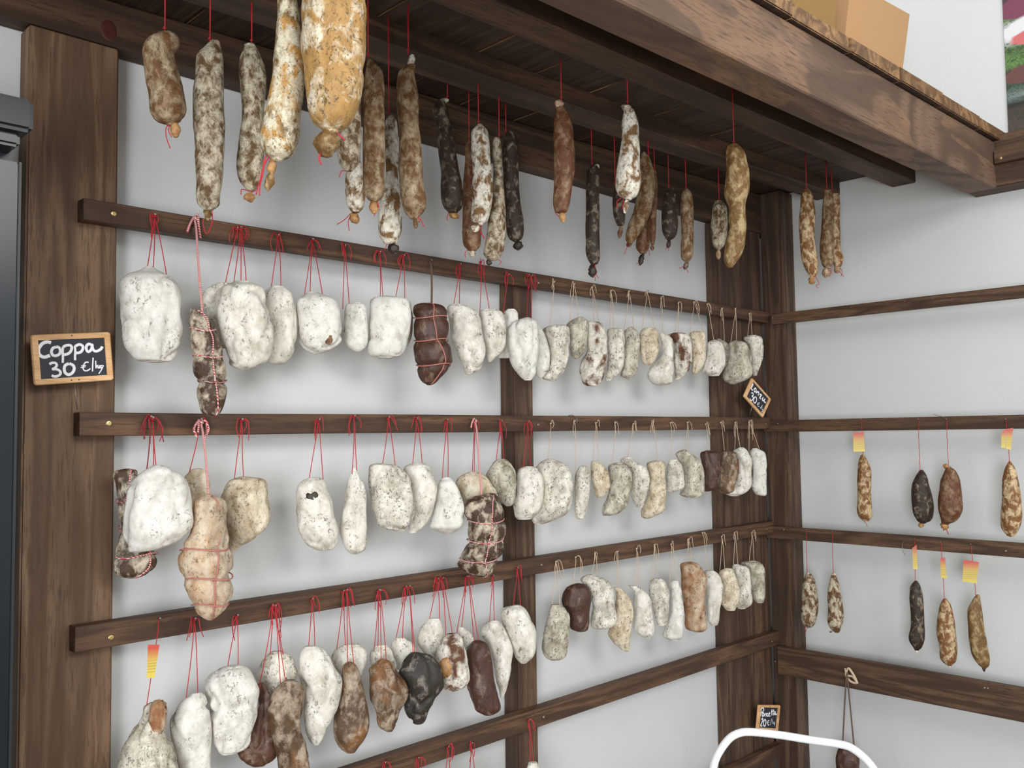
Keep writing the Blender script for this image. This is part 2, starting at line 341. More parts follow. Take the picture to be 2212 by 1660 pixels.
# rails ----------------------------------------------------------------
RAILS = {}
def railA(key, label, x0, x1, zt, hgt, yf=YF):
    v, f = beamvf(x0, x1, yf, YB-.0005, zt-hgt+ZO, zt-hgt+ZO, zt+ZO, zt+ZO, .002, 30, .0012, sum(map(ord, key)) % 50)
    RAILS[key] = tag(obj('wooden_rail', v, f, WX, None, ((x0+x1)/2, yf, zt-hgt+ZO)), label, 'rail'); return RAILS[key]
def railB(key, label, y0, y1, zt, hgt, xf=XF):
    v, f = boxvf(xf, XB-.0005, y0, y1, zt-hgt+ZO, zt+ZO, .002)
    RAILS[key] = tag(obj('wooden_rail', v, f, WY, None, (xf, (y0+y1)/2, zt-hgt+ZO)), label, 'rail'); return RAILS[key]
railA('A1', 'topmost hanging rail on the back wall', -2.959, -.1135, 1.9918, .0466)
railA('A2', 'second hanging rail from the top on the back wall', -2.961, XF-.0005, 1.5356, .05)
railA('A3', 'third hanging rail from the top on the back wall', -2.964, XF-.0005, 1.0908, .0526)
railA('A4', 'fourth rail from the top on the back wall', -2.964, XF+.030, .6245, .0569)
railA('A5', 'lowest visible rail in the corner behind the white hoop', -2.964, -.098, .155, .05)
railB('B1', 'empty top rail on the right wall', -2.6, -.115, 1.9811, .0452)
railB('B2', 'right-wall rail holding four sausages, second from the top', -2.6, -.0615, 1.5218, .0494)
railB('B3', 'right-wall rail holding five sausages, third from the top', -2.6, -.0615, 1.0695, .0508)
railB('B4', 'broad dark board on the right wall holding the tied meat', -2.6, -.0965, .5653, .1178)
def screw(rail, px, mat=BRASS, r=.0062):
    side = rail[0]
    p = hitY(px, YF) if side == 'A' else hitX(px, XF)
    v, f = disc_head(p, (0, -1, 0) if side == 'A' else (-1, 0, 0), r, .0022)
    o = obj('screw', v, f, mat, RAILS[rail], p)
for r_, px in (('A1', (246, 461)), ('A2', (235, 915)), ('A3', (240, 1378))): screw(r_, px)
for r_, px in (('A1', (1164, 611)), ('A2', (1163, 918)), ('A3', (1170, 1221)), ('A4', (1175, 1550)), ('A2', (1655, 916)), ('A3', (1657, 1144)), ('A4', (1668, 1387))): screw(r_, px, STEEL, .0048)
for r_, px in (('B1', (1668, 687)), ('B2', (1679, 915)), ('B3', (1692, 1145)), ('B4', (1674, 1430)), ('B3', (2172, 1191)), ('B4', (2126, 1487)), ('B4', (2133, 1488))): screw(r_, px, STEEL, .0045)
for px in ((1784, 669), (1839, 664), (1893, 658), (1953, 651), (2013, 645), (2083, 639), (2146, 634)): screw('B1', px, STEEL, .0022)
v, f = disc_head(hitX((2161, 342), -.136), (-1, 0, 0), .0055, .002); obj('screw', v, f, BRASS, ur, hitX((2161, 342), -.136))
# ------------------------------------------------------------------ meats
CR = {'C1': (0, 0, 2.965), 'C2': (700, 0, 2.965), 'C3': (1140, 0, 2.593), 'D1': (0, 420, 3.16), 'D2': (600, 500, 3.772), 'D3': (1080, 560, 3.456),
      'D4': (200, 880, 3.458), 'E1': (740, 880, 3.687), 'E2': (1140, 880, 3.687), 'E3': (140, 1240, 3.568), 'E4': (640, 1220, 3.772),
      'E5': (1100, 1120, 3.074), 'E6': (1620, 820, 2.441), 'F4': (1600, 1000, 3.61), 'E7': (1480, 1360, 3.022), 'P': (0, 0, 1)}
def T(c, x, y): o = CR[c]; return (o[0]+x/o[2], o[1]+y/o[2])
class Body:
    """solid lofted from measured widths; e1 = sideways, e2 = away from the viewer, axis vertical"""
    def __init__(s, crop, lv, plane, pos):
        lv = [(T(crop, a, y), T(crop, b, y)) for y, a, b in lv]
        n = len(lv); cx = sum((a[0]+b[0])/2 for a, b in lv)/n; cy = (lv[0][0][1]+lv[-1][0][1])/2
        c0 = hitY((cx, cy), pos) if plane == 'A' else hitX((cx, cy), pos)
        s.c0 = c0; d = c0-CAM; s.e2 = Vector((d.x, d.y, 0)).normalized(); s.e1 = Vector((s.e2.y, -s.e2.x, 0))
        s.L = []
        for a, b in lv:
            pa, pb = s.at(a), s.at(b); s.L.append(((pa+pb)/2, (pb-pa).dot(s.e1)/2))
        s.wmax = max(w for _, w in s.L)
    def at(s, px):
        r = ray(px); k = (s.c0-CAM).dot(s.e2)/r.dot(s.e2); return CAM+r*k
    def prof(s, t):
        x = t*(len(s.L)-1); i = min(int(x), len(s.L)-2); f = x-i
        def cr(a, b, c, d): return .5*(2*b+(c-a)*f+(2*a-5*b+4*c-d)*f*f+(3*b-a-3*c+d)*f**3)
        P = [s.L[max(i-1, 0)], s.L[i], s.L[i+1], s.L[min(i+2, len(s.L)-1)]]
        c = cr(*[p[0] for p in P]); w = cr(*[p[1] for p in P])
        return c, max(w, .0008)
def loft(b, nr=40, ns=36, kd=.8, rough=1., sq=2.2, pinch=(), seed=0, folds=0.):
    V, Fc = [], []
    # ring parameters; rounded poles
    c, w0 = b.prof(0); c1, w1 = b.prof(1)
    ts = [i/(nr-1) for i in range(nr)]
    def ring(c, w, wd, t, amp):
        for j in range(ns):
            a = 2*math.pi*j/ns; ca, sa = math.cos(a), math.sin(a)
            r = (abs(ca)**sq+abs(sa)**sq)**(-1/sq)
            p = c+b.e1*(ca*r*w)+b.e2*(sa*r*wd)
            q = p*1.0+Vector((seed*3.7, seed*1.3, 0))
            n1 = noise.noise(q*13); n2 = noise.noise(Vector((q.x*38, q.y*38, q.z*26))); n3 = noise.noise(q*85)
            fd = (1-abs(noise.noise(Vector((q.x*19+n1*.7, q.y*19, q.z*6)))*3.0))
            dirv = (p-c); L = dirv.length
            if L > 1e-6:
                dirv /= L
                p = p+dirv*amp*b.wmax*(.12*n1*rough+.045*n2*rough+.016*n3*rough-folds*.42*max(0, fd-.48))
            V.append(p)
    N = 0; cf = .12 if b.wmax > .028 and kd < 1 else .42
    for k in (.97, .85, .6, .3):
        s_k = math.sqrt(1-k*k); ring(c+Vector((0, 0, w0*cf*k)), w0*s_k, min(w0, b.wmax)*kd*s_k, 0, .35); N += 1
    for t in ts:
        cc, w = b.prof(t); ww = w
        for pt in pinch:
            d = (t-pt)/.03; ww *= 1-.13*math.exp(-d*d)
        wd = min(ww*kd, b.wmax*kd)
        wd = wd*.85+.15*min(b.wmax*kd, wd*2.5)*math.sin(math.pi*min(1, max(0, .02+t*.96)))
        if t == 0 or t == 1: wd = ww*kd
        ring(cc, ww, wd, t, min(1, .35+4*min(t, 1-t))); N += 1
    for k in (.3, .6, .85, .97):
        s_k = math.sqrt(1-k*k); ring(c1-Vector((0, 0, w1*cf*k)), w1*s_k, min(w1, b.wmax)*kd*s_k, 0, .35); N += 1
    for i in range(N-1):
        for j in range(ns): Fc.append((i*ns+j, i*ns+(j+1) % ns, (i+1)*ns+(j+1) % ns, (i+1)*ns+j))
    Fc.append(tuple(reversed(range(ns)))); Fc.append(tuple(range((N-1)*ns, N*ns)))
    return V, [tuple(reversed(q)) for q in Fc]
def lump(b, p0, p1, w, seed):
    """small knotted casing end between two image points"""
    a, c = b.at(p0), b.at(p1); n = 10; V, Fc = [], []; ns = 14
    prof = [.35, .55, .78, .95, 1.05, 1.0, .98, .85, .6, .25]
    for i in range(n):
        t = i/(n-1); o = a.lerp(c, t); ax = (c-a).normalized() if (c-a).length > 1e-6 else Vector((0, 0, -1)); sd = b.e2.cross(ax).normalized()
        for j in range(ns):
            an = 2*math.pi*j/ns; d = sd*math.cos(an)+b.e2*math.sin(an)
            q = o+d*w*prof[i]; V.append(q+d*w*.45*noise.noise(q*130+Vector((seed, 0, 0))))
    for i in range(n-1):
        for j in range(ns): Fc.append((i*ns+j, i*ns+(j+1) % ns, (i+1)*ns+(j+1) % ns, (i+1)*ns+j))
    Fc.append(tuple(range(ns))); Fc.append(tuple(reversed(range((n-1)*ns, n*ns))))
    return V, [tuple(reversed(q)) for q in Fc]
COUNT = {}; NAILS = {}
RAILNAME = {'A1': 'top rail', 'A2': 'second rail', 'A3': 'third rail', 'A4': 'fourth rail', 'B2': 'upper right-wall rail', 'B3': 'lower right-wall rail', 'B4': 'right-wall board',
            'O': 'row below the overhead beams'}
QUEUE = []
def piece(rail, crop, mat, desc, lv, hang=(), att=(), d=.055, st='r', rings=(), nub=None, tails=(), kd=.8, loose=3, folds=.5, rough=1., sq=2.3, kind=None, tagq=None, ztop=None, extra=None, lr=1.):
    QUEUE.append(dict(rail=rail, crop=crop, mat=mat, desc=desc, lv=lv, hang=hang, att=att, d=d, st=st, rings=rings, nub=nub, tails=tails, kd=kd, loose=loose, folds=folds, rough=rough, sq=sq, kind=kind, tagq=tagq, ztop=ztop, extra=extra, lr=lr))
SM = {'r': (RED, .0011), 't': (TAN, .0010), 'dr': (DRED, .0013), 'rope': (ROPE, .0028), 'tr': (BRT, .0030), 'th': (RED, .0010)}
def sagline(a, b, k=3, j=.0):
    return [a, a.lerp(b, .5)+Vector((random.uniform(-j, j), random.uniform(-j, j), 0)), b]
def build(q, idx, order):
    rail = q['rail']; rnd = random.Random(idx*77+5); crop = q['crop']
    global random_
    if rail[0] == 'A': b = Body(crop, q['lv'], 'A', YF-q['d'])
    elif rail[0] == 'B': b = Body(crop, q['lv'], 'B', XF-q['d'])
    else: b = Body(crop, q['lv'], 'A', -q['d'])
    saus = q['kind'] == 's'
    name = 'dry_sausage' if saus else ('netted_sausage' if q['rings'] else ('cured_coppa' if q['st'] != 't' else 'cured_loin'))
    top = b.L[0][0]
    # hanging point
    if rail == 'O':
        yy = q['d']; xx = top.x
        zt = (slope(xx, 2.424, 2.459)+.02 if .60 < yy < .694 else slope(xx, 2.418, 2.47)+.02 if .272 < yy < .38 else slope(xx, DB0, DB1)+.004)+ZO
        hx = T(crop, *q['hang'][0]) if q['hang'] else None
        a0 = b.at(hx) if hx else top; hp = [Vector((a0.x, a0.y, zt))]
    else:
        hp = []
        for h in q['hang']:
            hh = T(crop, *h); p = hitY(hh, YF-.004) if rail[0] == 'A' else hitX(hh, XF-.004); hp.append(p)
    e = empty(name, hp[0] if hp else top)
    n_ = ordw[order-1]
    desc = q['desc']
    if len(desc.split())>10: print('LONG', desc)
    cat = 'sausage' if saus or q['rings'] else 'cured meat'
    grp = 'sausages hanging from the overhead beams' if rail == 'O' else 'meats hanging on the '+RAILNAME[rail]
    tag(e, f'{desc}, {n_} from left on {RAILNAME[rail]}' if rail != 'O' else f'{desc}, {n_} from left below the beams', cat, grp)
    e['_w'] = tuple(e.location)
    big = b.wmax > .03
    nr, ns = (64, 56) if (rail == 'O' and b.wmax > .035) else ((46, 40) if big else (36, 30))
    lvn = [l[0] for l in q['lv']]; pin = []
    for ry in q['rings']:
        for i in range(len(lvn)-1):
            if lvn[i] <= ry <= lvn[i+1]: pin.append((i+(ry-lvn[i])/(lvn[i+1]-lvn[i]))/(len(lvn)-1))
    V, Fc = loft(b, nr, ns, q['kd'], q['rough'], q['sq'], pin, idx, q['folds'])
    body = obj('meat' if not saus else 'casing', V, Fc, MM[q['mat']], e, b.c0, True)
    # netting
    if pin:
        P = []
        for pt in pin:
            c, w = b.prof(pt); w *= .93; ring = []
            for j in range(33):
                a = 2*math.pi*j/32; ca, sa = math.cos(a), math.sin(a); sq = q['sq']
                r = (abs(ca)**sq+abs(sa)**sq)**(-1/sq)
                ring.append(c+b.e1*ca*r*w*1.03+b.e2*sa*r*min(w, b.wmax)*q['kd']*1.06+Vector((0, 0, .004*math.sin(a*2+idx))))
            P.append(tubevf(ring, .0016, 6))
        vl = []
        for i in range(41):
            t = .02+i/40*.96; c, w = b.prof(t)
            for pt in pin: w *= 1-.13*math.exp(-((t-pt)/.03)**2)
            an = .45+.25*math.sin(t*7+idx); vl.append(c+b.e1*math.sin(an)*w*1.04-b.e2*math.cos(an)*w*q['kd']*1.06)
        P.append(tubevf(vl, .0016, 6))
        v, f = join(P); obj('net_twine', v, f, PINK if q['mat'] != 'NB' else ROPE, e, b.c0, True)
    # tied ends
    ns_ = []
    if q['nub']:
        for k, nb in enumerate(q['nub'] if isinstance(q['nub'][0], tuple) else [q['nub']]):
            x, y0, x1, y1, wp = nb[:5]; mt = MM['NUD'] if len(nb) > 5 and nb[5] == 'd' else (MM[nb[5]] if len(nb) > 5 else MM['NUB'])
            pa, pb = T(crop, x, y0), T(crop, x1, y1)
            wid = (b.at((pa[0]+wp/CR[crop][2]/2, pa[1]))-b.at((pa[0]-wp/CR[crop][2]/2, pa[1]))).length/2
            v, f = lump(b, pa, pb, wid, idx+k); o = obj('tied_end', v, f, mt, e, b.at(pa), True); ns_.append(o)
    if q['tails']:
        P = []
        for tl in q['tails']:
            pts = [b.at(T(crop, *t))-b.e2*.002 for t in tl]; P.append(tubevf(spline(pts, 5), .0010 if b.wmax < .035 else .0014, 6))
        v, f = join(P); obj('tail_string', v, f, RED if q['st'] != 't' else TAN, e, b.c0, True)
    # strings
    mt, r = SM[q['st']]
    P = []
    if rail == 'O':
        a = hp[0]; tgt = b.L[0][0]+Vector((0, 0, -.004)) if not q['att'] else b.at(T(crop, *q['att'][0]))
        a = Vector((tgt.x, tgt.y, a.z)); 
        off = r*.9
        for k in (-1, 1):
            P.append(tubevf([a+b.e1*off*k, a.lerp(tgt, .5)+b.e1*off*k*.6, tgt], r, 6))
        P.append(tubevf(spline([tgt+Vector((0, 0, .012))+b.e1*.003, tgt+Vector((0, 0, .008))-b.e2*.004, tgt+Vector((0, 0, .010))-b.e1*.003, tgt+Vector((0, 0, .014))], 4), r, 6))
    else:
        atts = [b.at(T(crop, *t)) for t in q['att']] or [b.L[0][0]]
        nail_n = Vector((0, -1, 0)) if rail[0] == 'A' else Vector((-1, 0, 0)); side = Vector((1, 0, 0)) if rail[0] == 'A' else Vector((0, -1, 0))
        hh = hp or [top+Vector((0, 0, .08))]
        for k, t in enumerate(atts):
            a = hh[k] if len(hh) > 1 and k < len(hh) else hh[-1]
            t2 = t-Vector((0, 0, .012)) - b.e2*min(b.wmax*.25, .008) if q['st'] != 'rope' else t-Vector((0, 0, .006))
            mid = a.lerp(t2, .5)+nail_n*.004+side*rnd.uniform(-.002, .002)
            n0 = a.lerp(t2, .12)+nail_n*.006
            P.append(tubevf(spline([a, n0, mid, t2], 5), r, 6))
        if q['st'] in ('r', 't', 'dr', 'rope'):
            lr_ = q['lr']
            for a in hh:
                # knot on the nail and loose ends
                kn = a+nail_n*.004
                P.append(tubevf(spline([kn+side*.003+Vector((0, 0, .002)), kn+nail_n*.004, kn-side*.003-Vector((0, 0, .002)), kn-nail_n*.003, kn+side*.003-Vector((0, 0, .003)), kn+nail_n*.003+Vector((0, 0, .003))], 5), r*1.25, 6))
                for k in range(q['loose']):
                    s = rnd.choice((-1, 1)); L = rnd.uniform(.022, .055)*lr_; up = rnd.uniform(0, .01) if rnd.random() < .5 else 0
                    p1 = kn+side*s*rnd.uniform(.004, .013)+Vector((0, 0, up))+nail_n*rnd.uniform(.002, .008)
                    p2 = p1+side*s*rnd.uniform(-.002, .012)-Vector((0, 0, L*.5))+nail_n*.002
                    p3 = p2+side*rnd.uniform(-.008, .008)-Vector((0, 0, L*.5))
                    P.append(tubevf(spline([kn, p1, p2, p3], 5), r*.95, 6))
    if P:
        v, f = join(P); obj('string', v, f, mt, e, hp[0] if hp else top, True)
    for a in hp:
        if rail != 'O': NAILS.setdefault(rail, []).append(a)
    # printed paper tag
    if q['tagq']:
        for tq in (q['tagq'] if isinstance(q['tagq'][0][0], tuple) else [q['tagq']]):
            c4 = [b.at(T(crop, *t))-b.e2*.004 for t in tq]; nn = b.e2*.0012
            V = [*c4, *[c+nn for c in c4]]; F_ = [(0, 3, 2, 1), (4, 5, 6, 7), (0, 1, 5, 4), (1, 2, 6, 5), (2, 3, 7, 6), (3, 0, 4, 7)]
            o = obj('paper_tag', V, F_, TAG, e, sum(c4, Vector())/4); o['label'] = 'small red and yellow printed paper tag'
    return e
p_ = piece
# ---- top rail of the back wall
p_('A1','D1','W','large chalky white coppa with long folds',[(495,990,1050),(530,940,1110),(570,850,1175),(640,815,1228),(760,828,1240),(880,825,1245),(960,818,1232),(1040,838,1215),(1100,885,1195),(1135,930,1165),(1142,990,1130)],[(1048,150)],[(1000,505),(1045,500),(1145,565)],folds=1)
p_('A1','D1','NB','long dark netted sausage on red and white rope',[(785,1295,1345),(830,1292,1420),(900,1290,1462),(1000,1300,1510),(1100,1310,1530),(1200,1325,1545),(1280,1345,1552),(1380,1350,1545),(1460,1368,1525),(1500,1390,1500),(1512,1420,1470)],[(1325,165)],[(1382,800)],d=.10,st='rope',rings=(930,1110,1280),kd=.9,loose=2)
p_('A1','D1','WG','greyish coppa half hidden behind a wide white one',[(608,1480,1580),(660,1400,1570),(740,1378,1560),(850,1420,1560),(950,1470,1560),(1050,1500,1560)],[(1610,240)],[(1530,615)],d=.03,kd=.5)
p_('A1','D1','W2','very wide white coppa with diagonal crease',[(598,1590,1720),(640,1490,1800),(700,1465,1835),(800,1475,1850),(900,1490,1862),(1000,1515,1864),(1080,1535,1850),(1150,1560,1810),(1185,1600,1740),(1197,1640,1680)],[(1635,235)],[(1590,610),(1645,600),(1685,610)],d=.075,folds=1)
p_('A1','D1','W2','white coppa with grey patches beside the very wide one',[(630,1850,1940),(680,1800,2000),(760,1780,2020),(860,1790,2022),(960,1800,2018),(1050,1800,2010),(1110,1800,1985),(1150,1830,1950),(1162,1870,1920)],[(1890,288)],[(1840,680),(1918,640)],d=.045)
p_('A1','D2','W','bright white coppa with a rust brown spot',[(500,230,330),(535,190,430),(570,150,490),(640,142,520),(740,150,530),(840,162,530),(900,175,515),(950,205,470),(985,250,400),(997,280,340)],[(272,75)],[(205,560),(262,510),(368,500)],d=.065,folds=.9,extra='rust')
p_('A1','D2','W','small white coppa with olive stain on top',[(585,600,690),(605,550,722),(660,535,740),(760,535,742),(850,535,740),(920,560,725),(960,600,700),(978,630,670)],[(535,125)],[(530,600),(585,590)],d=.05)
p_('A1','D2','W','broad squarish pure white coppa',[(530,830,920),(548,770,1040),(600,748,1085),(700,740,1092),(800,730,1085),(900,722,1065),(980,735,1035),(1015,760,1005),(1030,810,950)],[(820,178)],[(835,530),(860,535)],d=.065,sq=2.8)
p_('A1','D2','G','grey sliver of coppa behind the broad squarish one',[(580,1000,1085),(700,990,1100),(850,990,1090),(930,1000,1060)],[(1015,205)],[(950,560),(1035,580)],d=.03,kd=.5)
p_('A1','D2','DB','dark brown rope-tied lumpy sausage in three bulges',[(590,1150,1240),(605,1112,1330),(650,1095,1375),(720,1095,1385),(800,1100,1398),(880,1105,1390),(960,1105,1412),(1040,1110,1422),(1100,1125,1410),(1180,1145,1345),(1230,1175,1300),(1252,1210,1260)],[(1237,245)],[(1252,620)],d=.09,st='tr',rings=(710,895,1095),kd=.9,loose=0)
p_('A1','D2','W2','long white coppa beside the dark lumpy sausage',[(600,1400,1520),(625,1380,1600),(680,1385,1640),(780,1400,1660),(880,1410,1680),(980,1450,1695),(1060,1480,1680),(1120,1500,1640),(1165,1530,1580)],[(1475,275)],[(1425,620),(1480,625)],d=.055,folds=.8)
p_('A1','D2','W2','white coppa with dark rim at its top',[(640,1660,1790),(665,1640,1830),(740,1645,1850),(840,1665,1855),(940,1690,1850),(1000,1700,1810),(1050,1705,1760),(1065,1715,1740)],[(1645,252)],[(1645,665),(1730,650)],d=.05)
p_('A1','D2','W','small white coppa end before the middle post',[(635,1870,1930),(680,1830,1960),(780,1815,1960),(900,1800,1960),(1000,1790,1940),(1030,1800,1900)],[(1865,358)],[(1835,670)],d=.04,kd=.6)
p_('A1','D3','W','tall white coppa in front of the middle post',[(440,175,235),(465,105,270),(520,68,285),(620,60,290),(740,65,290),(820,95,280),(870,140,260),(905,180,235)],[(200,125)],[(200,470)],d=.075,folds=.9)
p_('A1','D3','W','smooth white coppa touching the one at the post',[(470,210,270),(520,215,310),(600,215,347),(700,235,372),(800,245,370),(860,265,345),(885,290,320)],[(225,130)],[(235,490)],d=.05)
p_('A1','D3','WG','leaning white loin, grey on its crown',[(495,400,480),(505,340,512),(540,320,522),(620,345,522),(700,365,518),(780,360,500),(850,330,480),(890,320,440),(910,370,420)],[(395,170)],[(370,510)],st='t',loose=2)
p_('A1','D3','G','short grey mottled loin with ragged top',[(432,585,620),(455,535,648),(500,500,655),(600,520,655),(680,520,645),(730,535,600),(746,560,585)],[(545,185)],[(515,460),(590,445)],st='t',d=.045,loose=2)
p_('A1','D3','WB','tall white loin with a dark brown streak',[(465,650,710),(480,648,760),(520,648,785),(600,645,798),(700,640,800),(740,610,800),(800,592,795),(860,600,785),(920,620,760),(945,650,740)],[(680,210)],[(700,480),(745,490)],st='t',d=.065,loose=2)
p_('A1','D3','WG','slender speckled white loin with a small foot',[(518,830,890),(530,803,925),(600,800,935),(700,803,933),(800,805,925),(860,795,890),(890,785,850),(910,790,825)],[(822,235)],[(820,525),(850,525)],st='t',loose=2)
p_('A1','D3','G','grey brown loin with rounded crown',[(516,950,1000),(545,925,1030),(620,930,1045),(720,925,1040),(820,915,1030),(870,900,1000),(890,940,980)],[(955,240)],[(920,540),(1000,530)],st='t',d=.045,loose=2)
p_('A1','D3','CR','short cream coloured loin',[(518,1070,1160),(545,1045,1185),(620,1040,1192),(700,1045,1185),(770,1060,1150),(795,1090,1120)],[(1090,245)],[(1055,540),(1160,530)],st='t',d=.06,loose=2)
p_('A1','D3','W2','white loin with a pointed dark corner on top',[(550,1190,1215),(580,1195,1270),(620,1205,1300),(700,1200,1300),(760,1165,1300),(820,1110,1298),(880,1100,1290),(925,1130,1285),(942,1180,1240)],[(1195,290)],[(1215,575)],st='t',loose=2)
p_('A1','D3','WB','white loin with a brown shadowed crown',[(553,1290,1370),(570,1252,1410),(620,1290,1430),(720,1298,1438),(800,1298,1430),(860,1300,1390),(900,1300,1340)],[(1325,325)],[(1300,565),(1330,565)],st='t',d=.045,loose=2)
p_('A1','D3','CR','narrow cream loin with two brown dots',[(540,1440,1500),(560,1415,1535),(640,1425,1540),(740,1435,1540),(800,1435,1520),(850,1430,1480),(862,1440,1460)],[(1440,320)],[(1410,575),(1535,570)],st='t',d=.055,loose=3)
p_('A1','D3','W2','squat pale loin left of the silvery one',[(605,1580,1620),(630,1545,1660),(700,1540,1680),(780,1520,1680),(840,1510,1665),(870,1560,1640)],[(1540,335)],[(1600,610)],st='t',d=.05,loose=2)
p_('A1','D3','G','thin silvery wrinkled loin',[(600,1620,1650),(630,1640,1700),(690,1660,1735),(760,1670,1738),(820,1670,1715),(860,1660,1690)],[(1650,370)],[(1675,615)],st='t',d=.03,kd=.6,loose=2)
p_('A1','D3','G','wide grey loin hanging low at the corner post',[(612,1740,1790),(630,1710,1840),(700,1715,1870),(800,1690,1885),(870,1665,1885),(910,1680,1830),(933,1720,1760)],[(1750,370)],[(1720,625),(1765,620)],st='t',d=.06,loose=2)
p_('A1','D3','WG','last pale loin at the right end of the rail',[(572,1850,1920),(590,1820,1955),(650,1850,1968),(740,1870,1960),(820,1880,1940),(870,1890,1920)],[(1855,405)],[(1845,590),(1885,575)],st='t',d=.045,loose=1)
# ---- second rail
p_('A2','D4','NB','long netted sausage mostly hidden behind a big white coppa',[(462,230,290),(475,170,340),(520,155,350),(600,165,350),(700,170,300),(800,180,300),(900,185,300),(1000,175,330),(1080,170,480),(1120,165,490),(1200,165,480),(1250,190,420),(1275,260,350)],[(425,80)],[(400,470)],d=.035,st='dr',rings=(700,900,1105),kd=.55,loose=5)
p_('A2','D4','W','biggest bright white coppa, wide and lopsided',[(435,455,520),(460,410,600),(510,345,680),(600,272,722),(700,248,740),(800,235,750),(900,230,745),(960,233,700),(1020,240,640),(1060,245,520),(1080,260,400),(1090,300,350)],[(440,88)],[(455,445),(478,445)],d=.09,folds=.7,loose=4)
p_('A2','D4','CR','cream coppa tucked behind the biggest white one',[(482,720,850),(520,680,875),(600,690,880),(700,720,880),(800,740,860)],[(800,98)],[(705,510)],d=.03,kd=.5,loose=1)
p_('A2','D4','BN','very large beige pink netted sausage',[(655,835,900),(690,770,975),(740,755,1000),(800,748,1005),(900,728,1008),(960,700,1008),(1020,655,1012),(1100,638,1040),(1180,655,1050),(1240,680,1055),(1320,690,1050),(1400,715,1045),(1470,735,1020),(1530,770,970),(1570,820,930),(1590,860,900)],[(805,110)],[(868,665)],d=.12,st='rope',rings=(1055,1270,1465),kd=.95,loose=4)
p_('A2','D4','CR','pale cream coppa with a dark spotted waist',[(522,1090,1170),(545,1030,1280),(600,980,1305),(680,950,1315),(760,960,1325),(840,990,1325),(900,1010,1300),(960,1020,1240),(1030,1020,1140),(1085,1030,1060)],[(1105,100)],[(1050,580),(1130,530)],d=.045)
p_('A2','D4','W2','white coppa with a dark brown hole near its top',[(530,1610,1700),(560,1545,1740),(620,1520,1760),(700,1520,1790),(800,1520,1810),(900,1530,1830),(960,1560,1835),(1020,1600,1825),(1060,1660,1800),(1070,1700,1760)],[(1680,100)],[(1610,550),(1725,550)],d=.06,extra='hole')
p_('A2','D4','W2','tall cone-shaped white coppa',[(455,1940,1965),(500,1915,1990),(600,1890,2030),(700,1880,2040),(800,1862,2045),(900,1850,2050),(1000,1865,2048),(1060,1885,2035),(1090,1920,2000),(1100,1950,1980)],[(1945,72)],[(1938,465),(1975,485)],d=.06)
p_('A2','E1','WG','broad coppa streaked with dark specks',[(450,250,320),(465,215,420),(530,208,500),(600,210,545),(700,225,568),(800,240,572),(880,260,565),(930,280,550),(965,330,520),(985,420,500)],[(355,88)],[(310,465),(425,480)],d=.06)
p_('A2','E1','W2','pale coppa with a black patch at its left shoulder',[(447,560,640),(470,500,680),(520,485,710),(600,520,750),(680,540,755),(780,550,730),(880,545,700),(950,520,660),(1000,530,590)],[(580,95)],[(550,490),(640,480)],d=.045)
p_('A2','E1','W','smooth teardrop white coppa',[(560,800,850),(590,770,890),(660,745,930),(740,735,965),(820,720,975),(900,700,975),(950,690,960),(990,760,900),(1008,800,860)],[(820,108)],[(790,585),(840,570)],d=.06)
p_('A2','E1','CR','plain cream coppa behind the grey netted sausage',[(515,1010,1080),(545,940,1140),(600,905,1190),(660,920,1230),(740,960,1240),(800,970,1240)],[(1040,110)],[(1030,535),(1047,535)],d=.035,kd=.6,loose=1)
p_('A2','E1','NB','large grey brown netted sausage',[(690,1140,1215),(720,1010,1240),(760,970,1255),(850,975,1280),(950,995,1300),(1050,985,1290),(1130,965,1275),(1200,930,1250),(1250,915,1225),(1300,960,1200),(1340,1040,1170),(1352,1080,1120)],[(1050,108)],[(1108,700)],d=.11,st='rope',rings=(905,1060,1210),kd=.95,loose=1)
p_('A2','E1','G','blue grey mottled small coppa',[(415,1240,1290),(440,1200,1330),(500,1150,1375),(560,1130,1390),(620,1170,1385),(700,1220,1375),(760,1260,1365),(788,1300,1340)],[(1250,115)],[(1215,480),(1290,430)],d=.05)
p_('A2','E1','W2','pinkish white coppa at the middle post',[(475,1440,1520),(500,1400,1560),(580,1385,1600),(680,1380,1600),(780,1355,1590),(850,1360,1560),(890,1390,1510)],[(1465,122)],[(1435,490),(1500,485)],d=.055,loose=4)
p_('A2','E1','WG','biggest speckled white loin, just right of the middle post',[(418,1610,1690),(450,1560,1760),(510,1530,1830),(600,1540,1838),(700,1560,1838),(780,1535,1830),(850,1505,1790),(900,1500,1700),(932,1530,1600)],[(1650,125)],[(1630,430)],st='t',d=.065,loose=1)
p_('A2','E1','WG','narrow pale loin hung from a round wire hook',[(480,1880,1955),(540,1850,1975),(640,1850,1972),(740,1850,1965),(820,1850,1950),(880,1860,1920)],[(1840,108)],[(1855,490)],st='t',d=.05,loose=1)
p_('A2','E2','CR','small cream loin shaped like a bell',[(432,505,550),(470,500,610),(520,500,640),(600,505,655),(650,520,655),(700,530,620),(725,550,585)],[(535,122)],[(512,450),(570,460)],st='t',loose=1)
p_('A2','E2','G','leaning grey mottled loin with dark left shoulder',[(447,680,760),(470,640,800),(540,645,825),(640,650,825),(720,630,820),(790,600,800),(840,595,740),(865,600,660)],[(690,122)],[(668,470)],st='t',d=.05,loose=2)
p_('A2','E2','WG','grey white loin with square crown',[(400,760,830),(430,740,850),(480,800,940),(560,820,968),(640,825,960),(720,830,940),(770,850,930),(800,875,915)],[(835,130)],[(790,410)],st='t',d=.04,loose=3)
